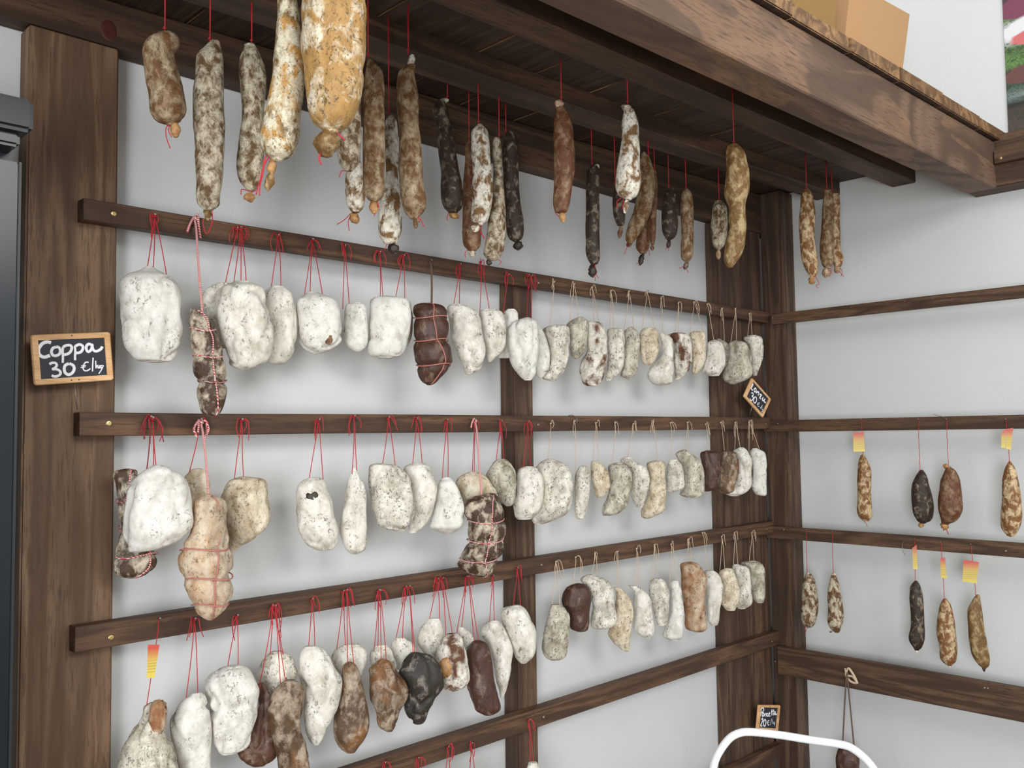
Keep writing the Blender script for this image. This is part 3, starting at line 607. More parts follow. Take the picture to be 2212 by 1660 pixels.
p_('A2','E2','CR','long straight creamy loin',[(425,1010,1060),(450,950,1098),(540,970,1102),(640,965,1102),(740,945,1102),(820,905,1095),(870,910,1010),(888,930,960)],[(990,118)],[(1040,435)],st='t',d=.06,loose=3)
p_('A2','E2','WG','short stubby speckled loin',[(420,1130,1190),(460,1108,1230),(560,1105,1245),(640,1105,1245),(670,1105,1190),(682,1120,1150)],[(1130,122)],[(1150,430)],st='t',d=.045,loose=2)
p_('A2','E2','G','wide grey loin with a tented top',[(340,1225,1265),(370,1180,1310),(420,1200,1370),(500,1245,1395),(600,1240,1405),(680,1210,1408),(700,1210,1400),(718,1260,1370)],[(1265,118)],[(1245,350),(1275,345)],st='t',d=.06,loose=1)
p_('A2','E2','DB','dark brown loin left of its brown twin',[(348,1410,1480),(370,1372,1520),(450,1385,1530),(550,1400,1530),(640,1410,1520),(670,1410,1450)],[(1410,130)],[(1440,355)],st='t',loose=2)
p_('A2','E2','BB','brown loin resting against a white one',[(348,1560,1610),(370,1530,1660),(450,1525,1680),(550,1525,1675),(620,1510,1650),(670,1530,1640),(690,1560,1600)],[(1530,118)],[(1570,360)],st='t',d=.06,loose=2)
p_('A2','E2','W2','bright white loin with a dark cleft',[(322,1680,1720),(350,1640,1750),(420,1670,1790),(520,1670,1780),(620,1640,1780),(680,1570,1740),(705,1600,1680)],[(1645,122)],[(1645,370),(1700,335)],st='t',d=.045,loose=2,lr=1.3)
p_('A2','E2','W','last white loin near the corner, grey on top',[(330,1790,1830),(360,1765,1885),(420,1775,1900),(520,1790,1908),(620,1780,1905),(690,1810,1905),(706,1860,1895)],[(1755,118)],[(1760,370),(1865,375)],st='t',d=.05,loose=4,lr=1.6)
# ---- third rail
p_('A3','E3','G','tagged ham-shaped piece with a brown flap, cut off below',[(995,650,720),(1020,610,770),(1080,600,780),(1150,560,775),(1250,490,790),(1350,440,830),(1450,410,860),(1560,390,880),(1680,400,880),(1780,470,820),(1820,560,720)],[(720,350)],[(625,1005)],d=.09,st='th',folds=1,loose=3,tagq=((640,545),(730,545),(690,800),(632,800)),extra='flap',kd=.9)
p_('A3','E3','W','smooth plain white coppa beside the tagged ham-shaped piece',[(920,990,1055),(955,925,1085),(1020,870,1100),(1120,810,1115),(1250,815,1130),(1400,850,1130),(1550,880,1120),(1700,900,1080),(1760,950,1040)],[(993,350)],[(927,975),(1027,935)],d=.06,folds=.9)
p_('A3','E3','W','very round white coppa with a dark curved crack',[(712,1240,1370),(740,1160,1420),(800,1100,1455),(880,1085,1500),(960,1090,1518),(1080,1120,1500),(1180,1130,1480),(1280,1140,1440),(1350,1165,1400),(1385,1210,1330)],[(1320,325)],[(1245,730),(1335,730)],d=.07,folds=.9,loose=2)
p_('A3','E3','WG','speckled coppa behind the two brown pieces',[(600,1590,1680),(640,1530,1740),(720,1490,1780),(800,1480,1785),(880,1560,1750),(950,1580,1700)],[(1590,250)],[(1580,620),(1690,620)],d=.025,kd=.5,loose=1)
p_('A3','E3','BR','brown folded piece leaning behind the long brown one',[(850,1480,1540),(900,1470,1580),(1000,1490,1600),(1150,1455,1600),(1280,1400,1620),(1360,1325,1640),(1430,1360,1630),(1478,1440,1560)],[(1600,246)],[(1490,870)],d=.045,kd=.6,folds=1,loose=2)
p_('A3','E3','BB','long wrinkled brown grey piece reaching below the frame',[(825,1680,1770),(860,1630,1810),(920,1590,1840),(1000,1570,1835),(1100,1570,1835),(1250,1600,1850),(1400,1630,1885),(1500,1650,1900),(1620,1680,1900),(1700,1740,1840)],[(1612,250)],[(1665,840),(1710,840)],d=.085,folds=1,loose=4,lr=1.5)
p_('A3','E4','W2','tall white coppa tapering to its foot',[(668,60,170),(700,25,230),(780,5,290),(860,5,330),(950,30,378),(1050,50,370),(1150,60,345),(1250,60,300),(1350,70,260),(1430,90,220),(1470,130,190)],[(118,285)],[(95,690),(152,680)],d=.07,folds=.6,loose=2)
p_('A3','E4','W2','white coppa peeking out behind the brown teardrop piece',[(655,380,520),(690,310,570),(760,285,590),(830,300,570),(900,340,540)],[(372,218)],[(320,705),(405,690)],d=.025,kd=.5,loose=1)
p_('A3','E4','BB','golden brown teardrop piece streaked with white',[(795,410,450),(820,385,490),(880,370,520),(950,375,545),(1050,370,572),(1150,340,588),(1250,303,600),(1350,302,600),(1430,320,570),(1490,360,520),(1530,410,480)],[(400,213)],[(420,805),(472,800)],d=.085,loose=4)
p_('A3','E4','WG','small pale coppa behind the brown grey wrinkled piece',[(660,640,740),(700,600,780),(780,590,800),(850,620,800),(900,640,780)],[(660,213)],[(627,720),(665,680)],d=.025,kd=.5,loose=1)
p_('A3','E4','BB','brown grey wrinkled piece with a narrow foot',[(770,690,720),(800,640,770),(850,590,810),(900,598,850),(960,600,890),(1050,600,912),(1120,610,890),(1190,640,850),(1260,650,830),(1320,680,810),(1362,740,780)],[(672,215)],[(692,780),(738,790)],d=.08,folds=1,loose=3)
p_('A3','E4','W2','white coppa behind the blackish piece',[(600,800,880),(640,770,940),(700,760,975),(780,800,970),(850,810,920)],[(880,185)],[(790,655),(862,620)],d=.03,kd=.5,loose=1)
p_('A3','E4','DK','blackish angular piece, darkest on the rail',[(722,930,1020),(750,900,1100),(800,870,1150),(860,840,1180),(920,865,1195),(1000,905,1210),(1060,900,1180),(1120,880,1120),(1180,878,1085),(1240,910,1065),(1290,950,1040),(1303,980,1010)],[(908,180)],[(955,735),(972,735)],d=.08,folds=.8,loose=2)
p_('A3','E4','W2','white humped coppa above the blackish piece',[(442,1080,1170),(480,1040,1190),(560,990,1205),(640,985,1200),(720,1040,1160),(780,1080,1150)],[(1140,120)],[(1065,490),(1165,455)],d=.03,kd=.55,loose=2)
p_('A3','E4','WB','mottled white piece with a tan bald patch',[(565,1230,1310),(600,1190,1350),(660,1160,1370),(740,1142,1390),(820,1150,1400),(900,1170,1415),(960,1190,1410),(1010,1200,1360),(1032,1230,1300)],[(1180,113)],[(1220,580),(1282,580)],d=.075,loose=4,extra='tan')
p_('A3','E4','W2','small white coppa behind the reddish brown cylinder',[(520,1320,1370),(560,1320,1420),(620,1350,1450),(680,1370,1430),(720,1380,1420)],[(1375,100)],[(1300,555),(1340,530)],d=.03,kd=.5,loose=3)
p_('A3','E4','DB','reddish brown blunt cylinder leaning right',[(620,1450,1500),(640,1420,1550),(720,1385,1590),(800,1385,1600),(900,1390,1612),(1000,1390,1625),(1080,1420,1645),(1150,1450,1662),(1190,1470,1655),(1222,1520,1610)],[(1390,100)],[(1455,630),(1492,625)],d=.08,loose=2)
p_('A3','E4','W2','white coppa with grey dots right of the reddish cylinder',[(458,1590,1640),(490,1530,1670),(560,1500,1720),(640,1550,1765),(720,1590,1777),(820,1610,1765),(920,1620,1745),(1020,1640,1720),(1085,1660,1690)],[(1590,95)],[(1570,500),(1615,460)],d=.045,loose=1)
p_('A3','E4','W2','oval white coppa in front of the middle post',[(335,1760,1830),(365,1670,1870),(430,1668,1910),(520,1700,1945),(620,1745,1957),(700,1768,1950),(760,1790,1920),(805,1830,1870)],[(1790,30)],[(1755,385),(1830,345)],d=.06,loose=3)
p_('A3','E5','G','grey speckled loin just past the middle post',[(575,280,340),(600,275,370),(650,255,395),(720,235,400),(800,222,400),(870,220,395),(920,240,380),(940,270,340)],[(305,285)],[(278,590),(335,585)],st='t',loose=3,lr=1.6)
p_('A3','E5','DB','dark chocolate brown lobed loin',[(435,440,480),(460,380,525),(520,345,545),(570,345,545),(620,380,540),(680,400,535),(730,410,530),(748,440,510)],[(435,255)],[(420,480)],st='t',d=.05,loose=2)
p_('A3','E5','WG','broad white loin with a black flecked crown',[(378,510,560),(410,470,640),(460,505,685),(540,540,695),(620,545,705),(680,540,715),(720,545,690),(732,560,650)],[(565,230)],[(535,390),(582,390)],st='t',d=.06,loose=2)
p_('A3','E5','CR','beige loin slanting down to the left',[(460,690,720),(480,700,760),(540,705,810),(620,695,825),(700,680,820),(760,650,815),(820,680,805),(870,740,800),(885,770,795)],[(713,218)],[(715,475)],st='t',loose=2)
p_('A3','E5','W2','white loin with a lead grey top',[(450,790,850),(480,820,900),(540,825,940),(620,828,955),(700,820,962),(760,840,960),(790,890,950)],[(840,198)],[(825,465),(868,475)],st='t',loose=1)
p_('A3','E5','WG','rounded loin with dark flecks near its foot',[(400,960,1010),(430,930,1045),(500,930,1065),(580,950,1062),(650,965,1058),(710,985,1050)],[(960,173)],[(940,430),(985,410)],st='t',d=.05,loose=2)
p_('A3','E5','W','slim white loin before the orange brown one',[(415,1080,1120),(440,1060,1135),(520,1070,1150),(620,1072,1162),(720,1040,1165),(780,1020,1155),(808,1060,1130)],[(1070,168)],[(1062,440),(1128,440)],st='t',d=.055,loose=1)
p_('A3','E5','RU','tall loin with orange brown flank',[(292,1180,1220),(310,1130,1260),(380,1138,1310),(460,1140,1312),(560,1152,1305),(660,1163,1310),(730,1170,1315),(752,1220,1290)],[(1185,140)],[(1165,310),(1210,300)],st='t',d=.06,loose=3)
p_('A3','E5','W2','plain white loin narrowing to a grey tip',[(350,1300,1360),(380,1290,1395),(450,1300,1425),(520,1310,1415),(600,1310,1400),(680,1320,1390),(710,1340,1380)],[(1278,95)],[(1325,360)],st='t',d=.045,loose=2)
p_('A3','E5','CR','off-white swollen loin, fourth from the corner',[(335,1430,1480),(360,1395,1500),(430,1400,1520),(500,1410,1530),(560,1400,1520),(610,1440,1500)],[(1405,118)],[(1395,365),(1435,350)],st='t',loose=2)
p_('A3','E5','WG','white loin pressed between two others near the corner',[(308,1490,1530),(330,1480,1590),(400,1495,1600),(480,1500,1612),(560,1500,1615),(600,1520,1570)],[(1490,93)],[(1487,330),(1522,320)],st='t',d=.045,loose=2)
p_('A3','E5','G','square grey brown loin closest to the corner',[(285,1590,1640),(300,1540,1680),(350,1580,1697),(430,1590,1697),(520,1612,1702),(560,1640,1690)],[(1605,93)],[(1588,300),(1625,300)],st='t',loose=2)
# ---- fourth rail: pieces whose strings show, bodies below the frame
for (hx,hy,ax,dd) in ((828,1648,822,'cut-off coppa on the leftmost red string'),(900,1638,893,'cut-off coppa on a short knotted string'),(965,1614,962,'cut-off coppa on a string with loose ends'),(1015,1606,1018,'cut-off coppa on a string looped in an arch'),(1140,1556,1150,'cut-off coppa on the longest red string')):
    p_('A4','P','W2',dd,[(1685+(1648-hy)*-.4,ax-8,ax+10),(1698,ax-28,ax+30),(1730,ax-34,ax+36),(1780,ax-36,ax+38),(1830,ax-30,ax+32),(1850,ax-12,ax+14)],[(hx,hy)],[(ax-6,1705),(ax+10,1702)],loose=3)
# ---- right wall, upper loaded rail
p_('B2','E6','S8','slim brown speckled sausage with a square paper tag',[(400,585,600),(430,572,622),(470,567,638),(540,564,640),(620,565,640),(680,563,645),(720,572,646),(740,590,632)],[(592,215)],[(596,402)],kd=1,st='th',kind='s',d=.035,nub=(608,735,614,760,22,'S7'),tails=[((610,750),(620,778))],tagq=((543,282),(600,276),(606,380),(546,382)),folds=0,loose=1)
p_('B2','E6','S4','dark oval sausage with a grey sheen',[(480,893,915),(510,875,932),(560,852,945),(620,850,962),(690,857,970),(740,880,958),(755,895,930)],[(892,215)],[(896,485)],kd=1,st='th',kind='s',d=.035,nub=(903,752,902,783,26),folds=0,loose=1)
p_('B2','E6','S5','plump orange brown sausage with a top knob',[(465,1035,1062),(485,1022,1085),(540,1000,1110),(620,994,1120),(690,993,1118),(740,1003,1092),(762,1008,1050)],[(1040,215)],[(1048,470)],kd=1,st='th',kind='s',d=.035,nub=[(1015,455,1052,462,24),(1025,750,1028,795,40)],tails=[((1030,785),(1040,800),(1045,818)),((1022,785),(1020,800))],folds=0,loose=2)
p_('B2','E6','S8','long light brown tagged sausage at the right edge',[(432,1364,1374),(470,1345,1400),(540,1330,1416),(640,1328,1430),(740,1321,1432),(790,1325,1420),(820,1350,1400)],[(1352,215)],[(1369,435)],kd=1,st='th',kind='s',d=.035,nub=(1372,815,1373,832,16,'S7'),tagq=(((1325,282),(1345,262),(1348,360),(1325,362)),((1346,262),(1388,256),(1376,372),(1350,366))),folds=0,loose=2)
# ---- right wall, lower loaded rail
p_('B3','F4','S1','olive grey mottled sausage beside the corner post',[(850,510,524),(880,506,556),(960,478,590),(1060,470,604),(1150,468,602),(1230,474,586),(1270,492,565),(1285,515,545)],[(518,525)],[(518,862)],kd=1,st='th',kind='s',d=.035,tails=[((520,1280),(505,1325)),((510,1280),(500,1300),(515,1310))],folds=0,loose=2)
p_('B3','F4','S1','brown grey sausage with a small top knot',[(885,705,745),(940,690,765),(1040,675,788),(1150,680,800),(1240,672,800),(1300,700,780),(1320,728,770)],[(722,545)],[(724,862)],kd=1,st='th',kind='s',d=.035,nub=[(705,862,745,880,26,'S1'),(715,1318,690,1322,10,'d')],folds=0,loose=2)
p_('B3','F4','S4','dark straight sausage under a narrow folded tag',[(925,1355,1380),(970,1322,1405),(1050,1315,1425),(1150,1320,1436),(1280,1323,1436),(1380,1310,1428),(1440,1340,1410),(1460,1355,1390)],[(1362,598)],[(1360,928)],kd=1,st='th',kind='s',d=.035,nub=(1370,1450,1375,1490,26,'S7'),tagq=((1337,665),(1372,640),(1380,832),(1345,830)),folds=0,loose=2)
p_('B3','F4','S8','orange speckled sausage with a white top',[(1065,1582,1605),(1110,1558,1640),(1200,1535,1665),(1320,1530,1680),(1440,1545,1694),(1530,1558,1688),(1570,1595,1655),(1580,1612,1645)],[(1567,625)],[(1590,1065)],kd=1,st='th',kind='s',d=.035,nub=[(1594,1072,1596,1130,42,'S7'),(1628,1575,1632,1600,26,'S7')],tagq=((1557,745),(1594,738),(1607,905),(1562,896)),folds=0,loose=2)
p_('B3','F4','S6','curved golden brown sausage below a broad tag',[(1035,1836,1865),(1090,1802,1870),(1170,1770,1885),(1280,1772,1900),(1400,1785,1920),(1500,1802,1943),(1570,1842,1942),(1600,1878,1920)],[(1800,640)],[(1835,1040)],kd=1,st='th',kind='s',d=.035,nub=[(1852,1035,1840,1110,34,'S2'),(1895,1590,1898,1632,22,'NUD')],tagq=((1738,755),(1858,775),(1840,940),(1728,925)),folds=0,loose=2)
p_('B4','E7','DB','brown slab on grey ropes behind the white hoop',[(780,1000,1120),(830,985,1135),(900,980,1140),(1000,980,1145),(1100,1005,1130),(1200,1040,1100)],[(1060,262)],[(1025,800),(1108,800)],d=.05,st='tr',loose=0)
# ---- sausages below the overhead beams
def s_(mat,desc,crop,lv,d,hang=(),att=(),**k):
    k.setdefault('kd',1.); k.setdefault('st','th'); k.setdefault('folds',.15); k.setdefault('sq',2.1)
    p_('O',crop,mat,desc,lv,hang,att,d=d,kind='s',**k)
s_('S3','short thick brown sausage with a red tail string','C1',[(205,1065,1100),(230,992,1138),(280,935,1145),(340,918,1115),(420,925,1130),(520,930,1160),(600,940,1188),(680,945,1195),(730,955,1187),(775,990,1150),(797,1060,1120)],.42,nub=(1120,785,1128,880,62),tails=[((1085,795),(1062,830),(1068,890),(1090,952)),((1090,800),(1080,840),(1100,880))],att=[(1056,215)],folds=.4)
s_('S2','long crooked mould-flecked sausage with tan knot on top','C1',[(270,1340,1410),(320,1290,1422),(370,1252,1430),(500,1248,1437),(650,1240,1438),(800,1232,1440),(900,1240,1438),(1000,1245,1435),(1150,1255,1430),(1250,1255,1415),(1310,1267,1405),(1340,1300,1370)],.40,nub=[(1385,265,1388,360,62,'NUB'),(1330,1320,1332,1412,48,'S6')],tails=[((1355,1330),(1360,1420),(1325,1500),(1300,1440),(1305,1400))],att=[(1345,280)])
s_('S2','silver grey tapering sausage behind the golden ones','C1',[(290,1575,1635),(330,1560,1660),(390,1540,1690),(480,1535,1705),(600,1540,1700),(750,1545,1690),(900,1530,1690),(1000,1520,1690),(1100,1520,1685),(1170,1540,1670),(1215,1580,1640)],.36,nub=[(1565,285,1640,320,40,'S2'),(1560,1270,1635,1262,58,'NUB')],tails=[((1600,1230),(1550,1215),(1545,1250)),((1610,1235),(1640,1220))],att=[(1612,290)])
s_('GM','large golden grey sausage left of the thickest one','C1',[(-260,1800,1880),(-200,1785,1905),(0,1775,1912),(150,1755,1932),(300,1745,1945),(400,1740,1955),(500,1730,1952),(600,1710,1942),(700,1690,1927),(800,1680,1920),(900,1668,1905),(960,1680,1890),(1000,1710,1862),(1020,1740,1820)],.78,nub=[(1745,1020,1738,1120,55,'NUB'),(1738,1110,1715,1222,58,'S6')],tails=[((1720,1005),(1700,1010),(1680,1100),(1640,1250)),((1700,1015),(1690,1080),(1665,1200),(1662,1255)),((1725,1010),(1695,1060),(1680,1140))],folds=.4)
s_('GO','thickest and nearest golden sausage with black specks','P',[(-110,690,750),(-90,660,780),(-40,652,787),(0,655,786),(40,652,789),(100,651,791),(150,655,789),(200,661,783),(235,664,774),(262,672,760),(278,692,742),(284,705,732)],.86,nub=(712,280,700,338,48,'S6'),tails=[((692,332),(690,345),(694,356)),((728,286),(736,296),(745,304))],folds=.3)
s_('S2','short grey sausage just below the thickest golden one','C2',[(560,130,220),(620,115,235),(790,100,235),(850,95,237),(920,80,237),(985,83,232),(1050,98,218),(1090,130,185)],.50,tails=[((130,1095),(110,1100),(98,1140))])
s_('S7','mottled white and brown sausage under the golden one','C2',[(840,160,230),(1000,150,232),(1090,140,250),(1160,133,262),(1250,135,266),(1320,150,255),(1355,175,230)],.36,nub=(175,1365,215,1430,62,'NUB'),tails=[((170,1370),(130,1410),(82,1440)),((175,1375),(155,1420),(162,1480))])
s_('S3','long brown sausage directly right of the thickest one','C2',[(378,275,305),(420,268,350),(470,258,382),(560,252,390),(700,250,388),(850,245,388),(1000,245,388),(1150,245,388),(1230,255,385),(1275,275,360),(1290,300,345)],.52,nub=(318,1288,318,1368,56,'NUB'),tails=[((300,1292),(345,1300),(335,1350),(320,1385)),((345,1300),(350,1330))],att=[(282,380)])
s_('S7','mould-flecked sausage with a black tip','C2',[(740,408,445),(780,392,470),(850,390,472),(1000,390,475),(1150,388,478),(1250,365,490),(1350,345,498),(1450,345,495),(1510,355,485),(1550,380,470)],.40,nub=(425,1555,460,1628,62,'NUD'),tails=[((405,1560),(388,1605))],att=[(415,740)])
s_('S3','longest smooth brown sausage with a pale twisted top','C2',[(420,535,585),(460,482,578),(520,468,590),(600,465,605),(700,465,608),(800,470,605),(900,475,620),(1000,475,628),(1150,480,640),(1280,490,648),(1350,510,640),(1395,545,600)],.48,nub=[(568,350,550,430,46,'S7'),(590,1385,585,1462,36,'S1')],tails=[((605,1390),(625,1420),(640,1455)),((600,1395),(612,1425))],att=[(540,352)])
s_('S4','slightly slanted dark grey sausage hung alone','C2',[(660,715,780),(690,700,790),(720,696,800),(800,720,815),(900,727,832),(1000,736,850),(1100,745,870),(1200,745,888),(1280,750,892),(1330,765,885),(1355,790,860)],.26,nub=[(745,640,800,645,34,'S2'),(800,1372,865,1390,40,'NUB')],tails=[((800,1365),(788,1390),(790,1415))],att=[(790,645)])
s_('S5','dark reddish sausage behind the white speckled one','C2',[(905,915,945),(950,900,950),(1100,895,960),(1250,888,970),(1400,885,1002),(1500,886,1005),(1570,895,1000),(1600,920,980)],.25,nub=(930,1605,965,1640,44,'S1'),tails=[((930,1600),(905,1615),(905,1650)),((1010,1440),(1005,1480),(1028,1532))],att=[(930,912)])
s_('S7','bright white speckled sausage on a double red string','C2',[(800,982,1012),(840,950,1045),(900,945,1056),(1000,945,1062),(1100,953,1078),(1200,948,1085),(1300,945,1078),(1380,938,1060),(1420,945,1045),(1435,970,1020)],.33,nub=(970,1435,968,1488,56,'S7'),tails=[((1005,1440),(1000,1480),(1015,1510),(1028,1535))],att=[(990,805)])
s_('S2','grey sausage leaning left, lowest of its cluster','C2',[(885,1090,1125),(920,1080,1130),(1050,1083,1140),(1200,1080,1150),(1350,1055,1160),(1480,1040,1165),(1560,1030,1160),(1620,1022,1145),(1655,1040,1120)],.29,nub=(1040,1672,1075,1690,36,'NUD'),tails=[((1110,1660),(1135,1680),(1120,1695))],att=[(1122,888)])
s_('S4','very dark sausage with a black knobbed tip','C2',[(852,1165,1215),(900,1150,1240),(1000,1142,1247),(1150,1150,1247),(1300,1155,1260),(1400,1165,1275),(1480,1170,1278),(1530,1190,1265),(1545,1210,1240)],.24,nub=(1238,1542,1248,1602,58,'NUD'),att=[(1165,860)])
s_('S5','reddish brown sausage with an orange ball on top','C2',[(692,1492,1538),(740,1480,1570),(820,1470,1595),(900,1465,1602),(1000,1468,1605),(1100,1472,1600),(1200,1468,1590),(1300,1465,1575),(1350,1475,1560)],.50,nub=[(1500,640,1508,695,56,'RU'),(1525,1355,1530,1425,40,'NUB')],tails=[((1520,1355),(1480,1360),(1500,1385),(1520,1400))],att=[(1520,650)])
s_('S4','thin dark sausage with a long black tail','C3',[(935,350,395),(960,332,402),(1050,328,400),(1150,325,403),(1300,322,405),(1400,324,408),(1450,335,405),(1475,350,395)],.27,nub=[(372,928,402,940,26,'S1'),(362,1478,362,1555,44,'NUD')],tails=[((378,1480),(385,1540),(398,1560)),((375,1480),(378,1575))],att=[(360,935)])
s_('S7','brightest white sausage, upright, in front of brown ones','C3',[(600,532,580),(625,538,602),(680,527,622),(780,520,626),(900,505,626),(1000,495,630),(1060,495,625),(1100,515,610),(1115,540,585)],.60,nub=[(530,590,552,610,34,'S2'),(555,1118,542,1195,28,'S7')],tails=[((530,1108),(500,1130),(505,1170)),((535,1112),(530,1175))],att=[(560,590)])
s_('S3','big olive brown sausage bent to the left','C3',[(855,638,662),(900,625,692),(1000,618,715),(1080,612,715),(1180,592,695),(1250,562,665),(1330,545,612),(1360,555,590)],.30,tails=[((562,1362),(555,1390),(542,1425))],nub=(565,1355,568,1385,30,'S5'),att=[(675,870)])
s_('S4','dark brown sausage hidden behind the brightest white one','C3',[(1040,480,500),(1120,475,540),(1200,478,548),(1260,500,540)],.27,nub=(525,1262,512,1335,26,'S5'))
s_('S5','reddish sausage lowest behind the olive brown one','C3',[(1120,650,720),(1180,640,715),(1250,620,695),(1300,610,690),(1380,605,682),(1415,625,665)],.23,nub=(645,1418,628,1488,30,'NUD'),tails=[((630,1470),(610,1480)),((635,1480),(620,1492))])
s_('S5','thin reddish brown sausage squeezed beside the olive one','C3',[(960,700,720),(1050,690,728),(1150,685,724),(1250,685,720),(1330,685,716),(1370,690,710)],.26,nub=(696,1372,698,1405,20,'S5'),tails=[((678,1400),(682,1432))])
s_('S4','short dark sausage with forked black tail','C3',[(1060,785,825),(1110,757,835),(1200,750,838),(1290,755,838),(1330,770,825),(1345,780,805)],.26,nub=[(815,1062,812,1090,18,'S1'),(790,1345,785,1390,24,'NUD')],tails=[((780,1385),(772,1400)),((790,1385),(788,1408))],att=[(790,1065)])
s_('S3','slim brown sausage with a ragged tied tail','C3',[(1062,880,900),(1090,864,918),(1180,855,930),(1300,858,930),(1400,856,928),(1445,860,920),(1465,878,905)],.26,nub=(895,1468,878,1510,26,'S4'),tails=[((880,1490),(848,1505)),((885,1500),(900,1528))],att=[(887,1068)])
s_('S2','small grey white sausage against the double-lobed golden one','C3',[(1130,1052,1090),(1160,1035,1115),(1240,1028,1120),(1320,1025,1115),(1370,1035,1105),(1395,1055,1085)],.28,nub=[(1050,1128,1085,1132,24,'NUB'),(1067,1395,1068,1455,28,'RU')],att=[(1072,1135)])
s_('S6','large golden sausage pinched in the middle','C3',[(815,1130,1180),(850,1110,1212),(920,1108,1235),(1000,1103,1240),(1080,1098,1238),(1130,1112,1226),(1160,1125,1222),(1250,1123,1226),(1340,1110,1220),(1420,1095,1200),(1465,1100,1170),(1495,1120,1150)],.72,nub=[(1140,812,1118,865,34,'S6'),(1165,815,1165,850,24,'S6')],tails=[((1165,1175),(1160,1210),(1165,1250)),((1170,1190),(1150,1215))],att=[(1155,812)],folds=.5)
s_('S8','slim light brown sausage right of the corner post','C3',[(1062,1548,1575),(1100,1530,1600),(1200,1522,1610),(1300,1522,1608),(1400,1530,1616),(1480,1545,1625),(1530,1570,1625),(1545,1582,1615)],.50,nub=(1590,1545,1592,1595,38,'NUB'),tails=[((1610,1545),(1632,1590),(1615,1600),(1625,1615))],att=[(1562,1068)])
s_('S3','left sausage of the touching pair at the far right','C3',[(1070,1660,1700),(1110,1655,1712),(1200,1648,1715),(1300,1642,1712),(1420,1638,1712),(1480,1645,1710),(1500,1665,1700)],.50,nub=(1675,1500,1668,1556,44,'RU'),tails=[((1695,1500),(1700,1525),(1690,1550))],att=[(1676,1075)])
s_('S8','right sausage of the touching pair at the far right','C3',[(1090,1705,1745),(1150,1697,1750),(1300,1697,1750),(1400,1700,1757),(1450,1705,1768),(1490,1715,1758)],.47,nub=(1735,1490,1730,1530,36,'RU'),tails=[((1745,1500),(1762,1520),(1755,1550)),((1745,1520),(1770,1552))],att=[(1706,1095)])
# ------------------------------------------------------------------ build them, numbered from the left
rows = {}
for i, q in enumerate(QUEUE):
    xs = [T(q['crop'], (a+b)/2, y)[0] for y, a, b in q['lv']]
    if q['rail'][0] == 'A' and q['hang']: hx = T(q['crop'], *q['hang'][0])[0]
    else: hx = sum(xs)/len(xs)
    rows.setdefault(q['rail'], []).append((hx, i))
order = {}
for r_, L in rows.items():
    for k, (_, i) in enumerate(sorted(L)): order[i] = k+1
ROOT = {}
# hanging pieces push each other apart until they only touch
def mk(q):
    return Body(q['crop'], q['lv'], 'A' if q['rail'][0] != 'B' else 'B', -q['d'] if q['rail'] == 'O' else (YF if q['rail'][0] == 'A' else XF)-q['d'])
for r_, L in rows.items():
    ids = [i for _, i in sorted(L)]
    for it in range(90):
        moved = False; B = {i: mk(QUEUE[i]) for i in ids}
        for a in range(len(ids)):
            for c in range(a+1, min(len(ids), a+6 if r_ != 'O' else len(ids))):
                i, j = ids[a], ids[c]; A_, C_ = B[i], B[j]
                za0, za1 = A_.L[0][0].z, A_.L[-1][0].z; zc0, zc1 = C_.L[0][0].z, C_.L[-1][0].z
                lo, hi = max(za1, zc1), min(za0, zc0)
                if hi-lo < .02: continue
                worst = 0
                for k in range(5):
                    z = lo+(hi-lo)*(k+.5)/5
                    def at(Bd):
                        for m_ in range(len(Bd.L)-1):
                            p, q2 = Bd.L[m_], Bd.L[m_+1]
                            if p[0].z >= z >= q2[0].z:
                                t = (p[0].z-z)/max(1e-6, p[0].z-q2[0].z); return p[0].lerp(q2[0], t), p[1]*(1-t)+q2[1]*t
                        return Bd.L[-1]
                    (ca, wa), (cc, wc) = at(A_), at(C_)
                    dv = Vector((ca.x-cc.x, ca.y-cc.y, 0)); L_ = dv.length or 1e-6; u = dv/L_
                    def sup(Bd, w, kd): return math.sqrt((u.dot(Bd.e1)*w)**2+(u.dot(Bd.e2)*min(w*.85+.15*Bd.wmax, Bd.wmax)*kd)**2)
                    worst = max(worst, sup(A_, wa, QUEUE[i]['kd'])+sup(C_, wc, QUEUE[j]['kd'])-L_)
                if worst > .0:
                    qa, qc = QUEUE[i], QUEUE[j]
                    f, bk = (qa, qc) if qa['d'] >= qc['d'] else (qc, qa)
                    s = min(.006, worst*.6); mx = .15 if r_ != 'O' else 9; mn = .0 if r_ != 'O' else .17
                    if r_ == 'O' and f['d'] > .75: mx = f['d']
                    f['d'] = min(mx, f['d']+s); bk['d'] = max(mn, bk['d']-s); moved = True
        if not moved: break
    print('RELAX', r_, it, [(i, round(QUEUE[i]['d'], 3)) for i in ids if QUEUE[i]['d'] > .15 and r_ != 'O'])
for i, q in enumerate(QUEUE): ROOT[i] = build(q, i, order[i])
# nails in the rails, one under each knot
for r_, L in NAILS.items():
    side = Vector((0, 1, 0)) if r_[0] == 'A' else Vector((1, 0, 0))
    done = []
    for a in L:
        if any((a-b).length < .004 for b in done): continue
        done.append(a)
        P = [tubevf([a+side*.004+Vector((0, 0, .001)), a-side*.011+Vector((0, 0, .003))], .0011, 8)]
        P.append(disc_head(a-side*.0105+Vector((0, 0, .003)), -side, .0026, .001, 10))
        v, f = join(P); obj('nail', v, f, STEEL, RAILS[r_], a)
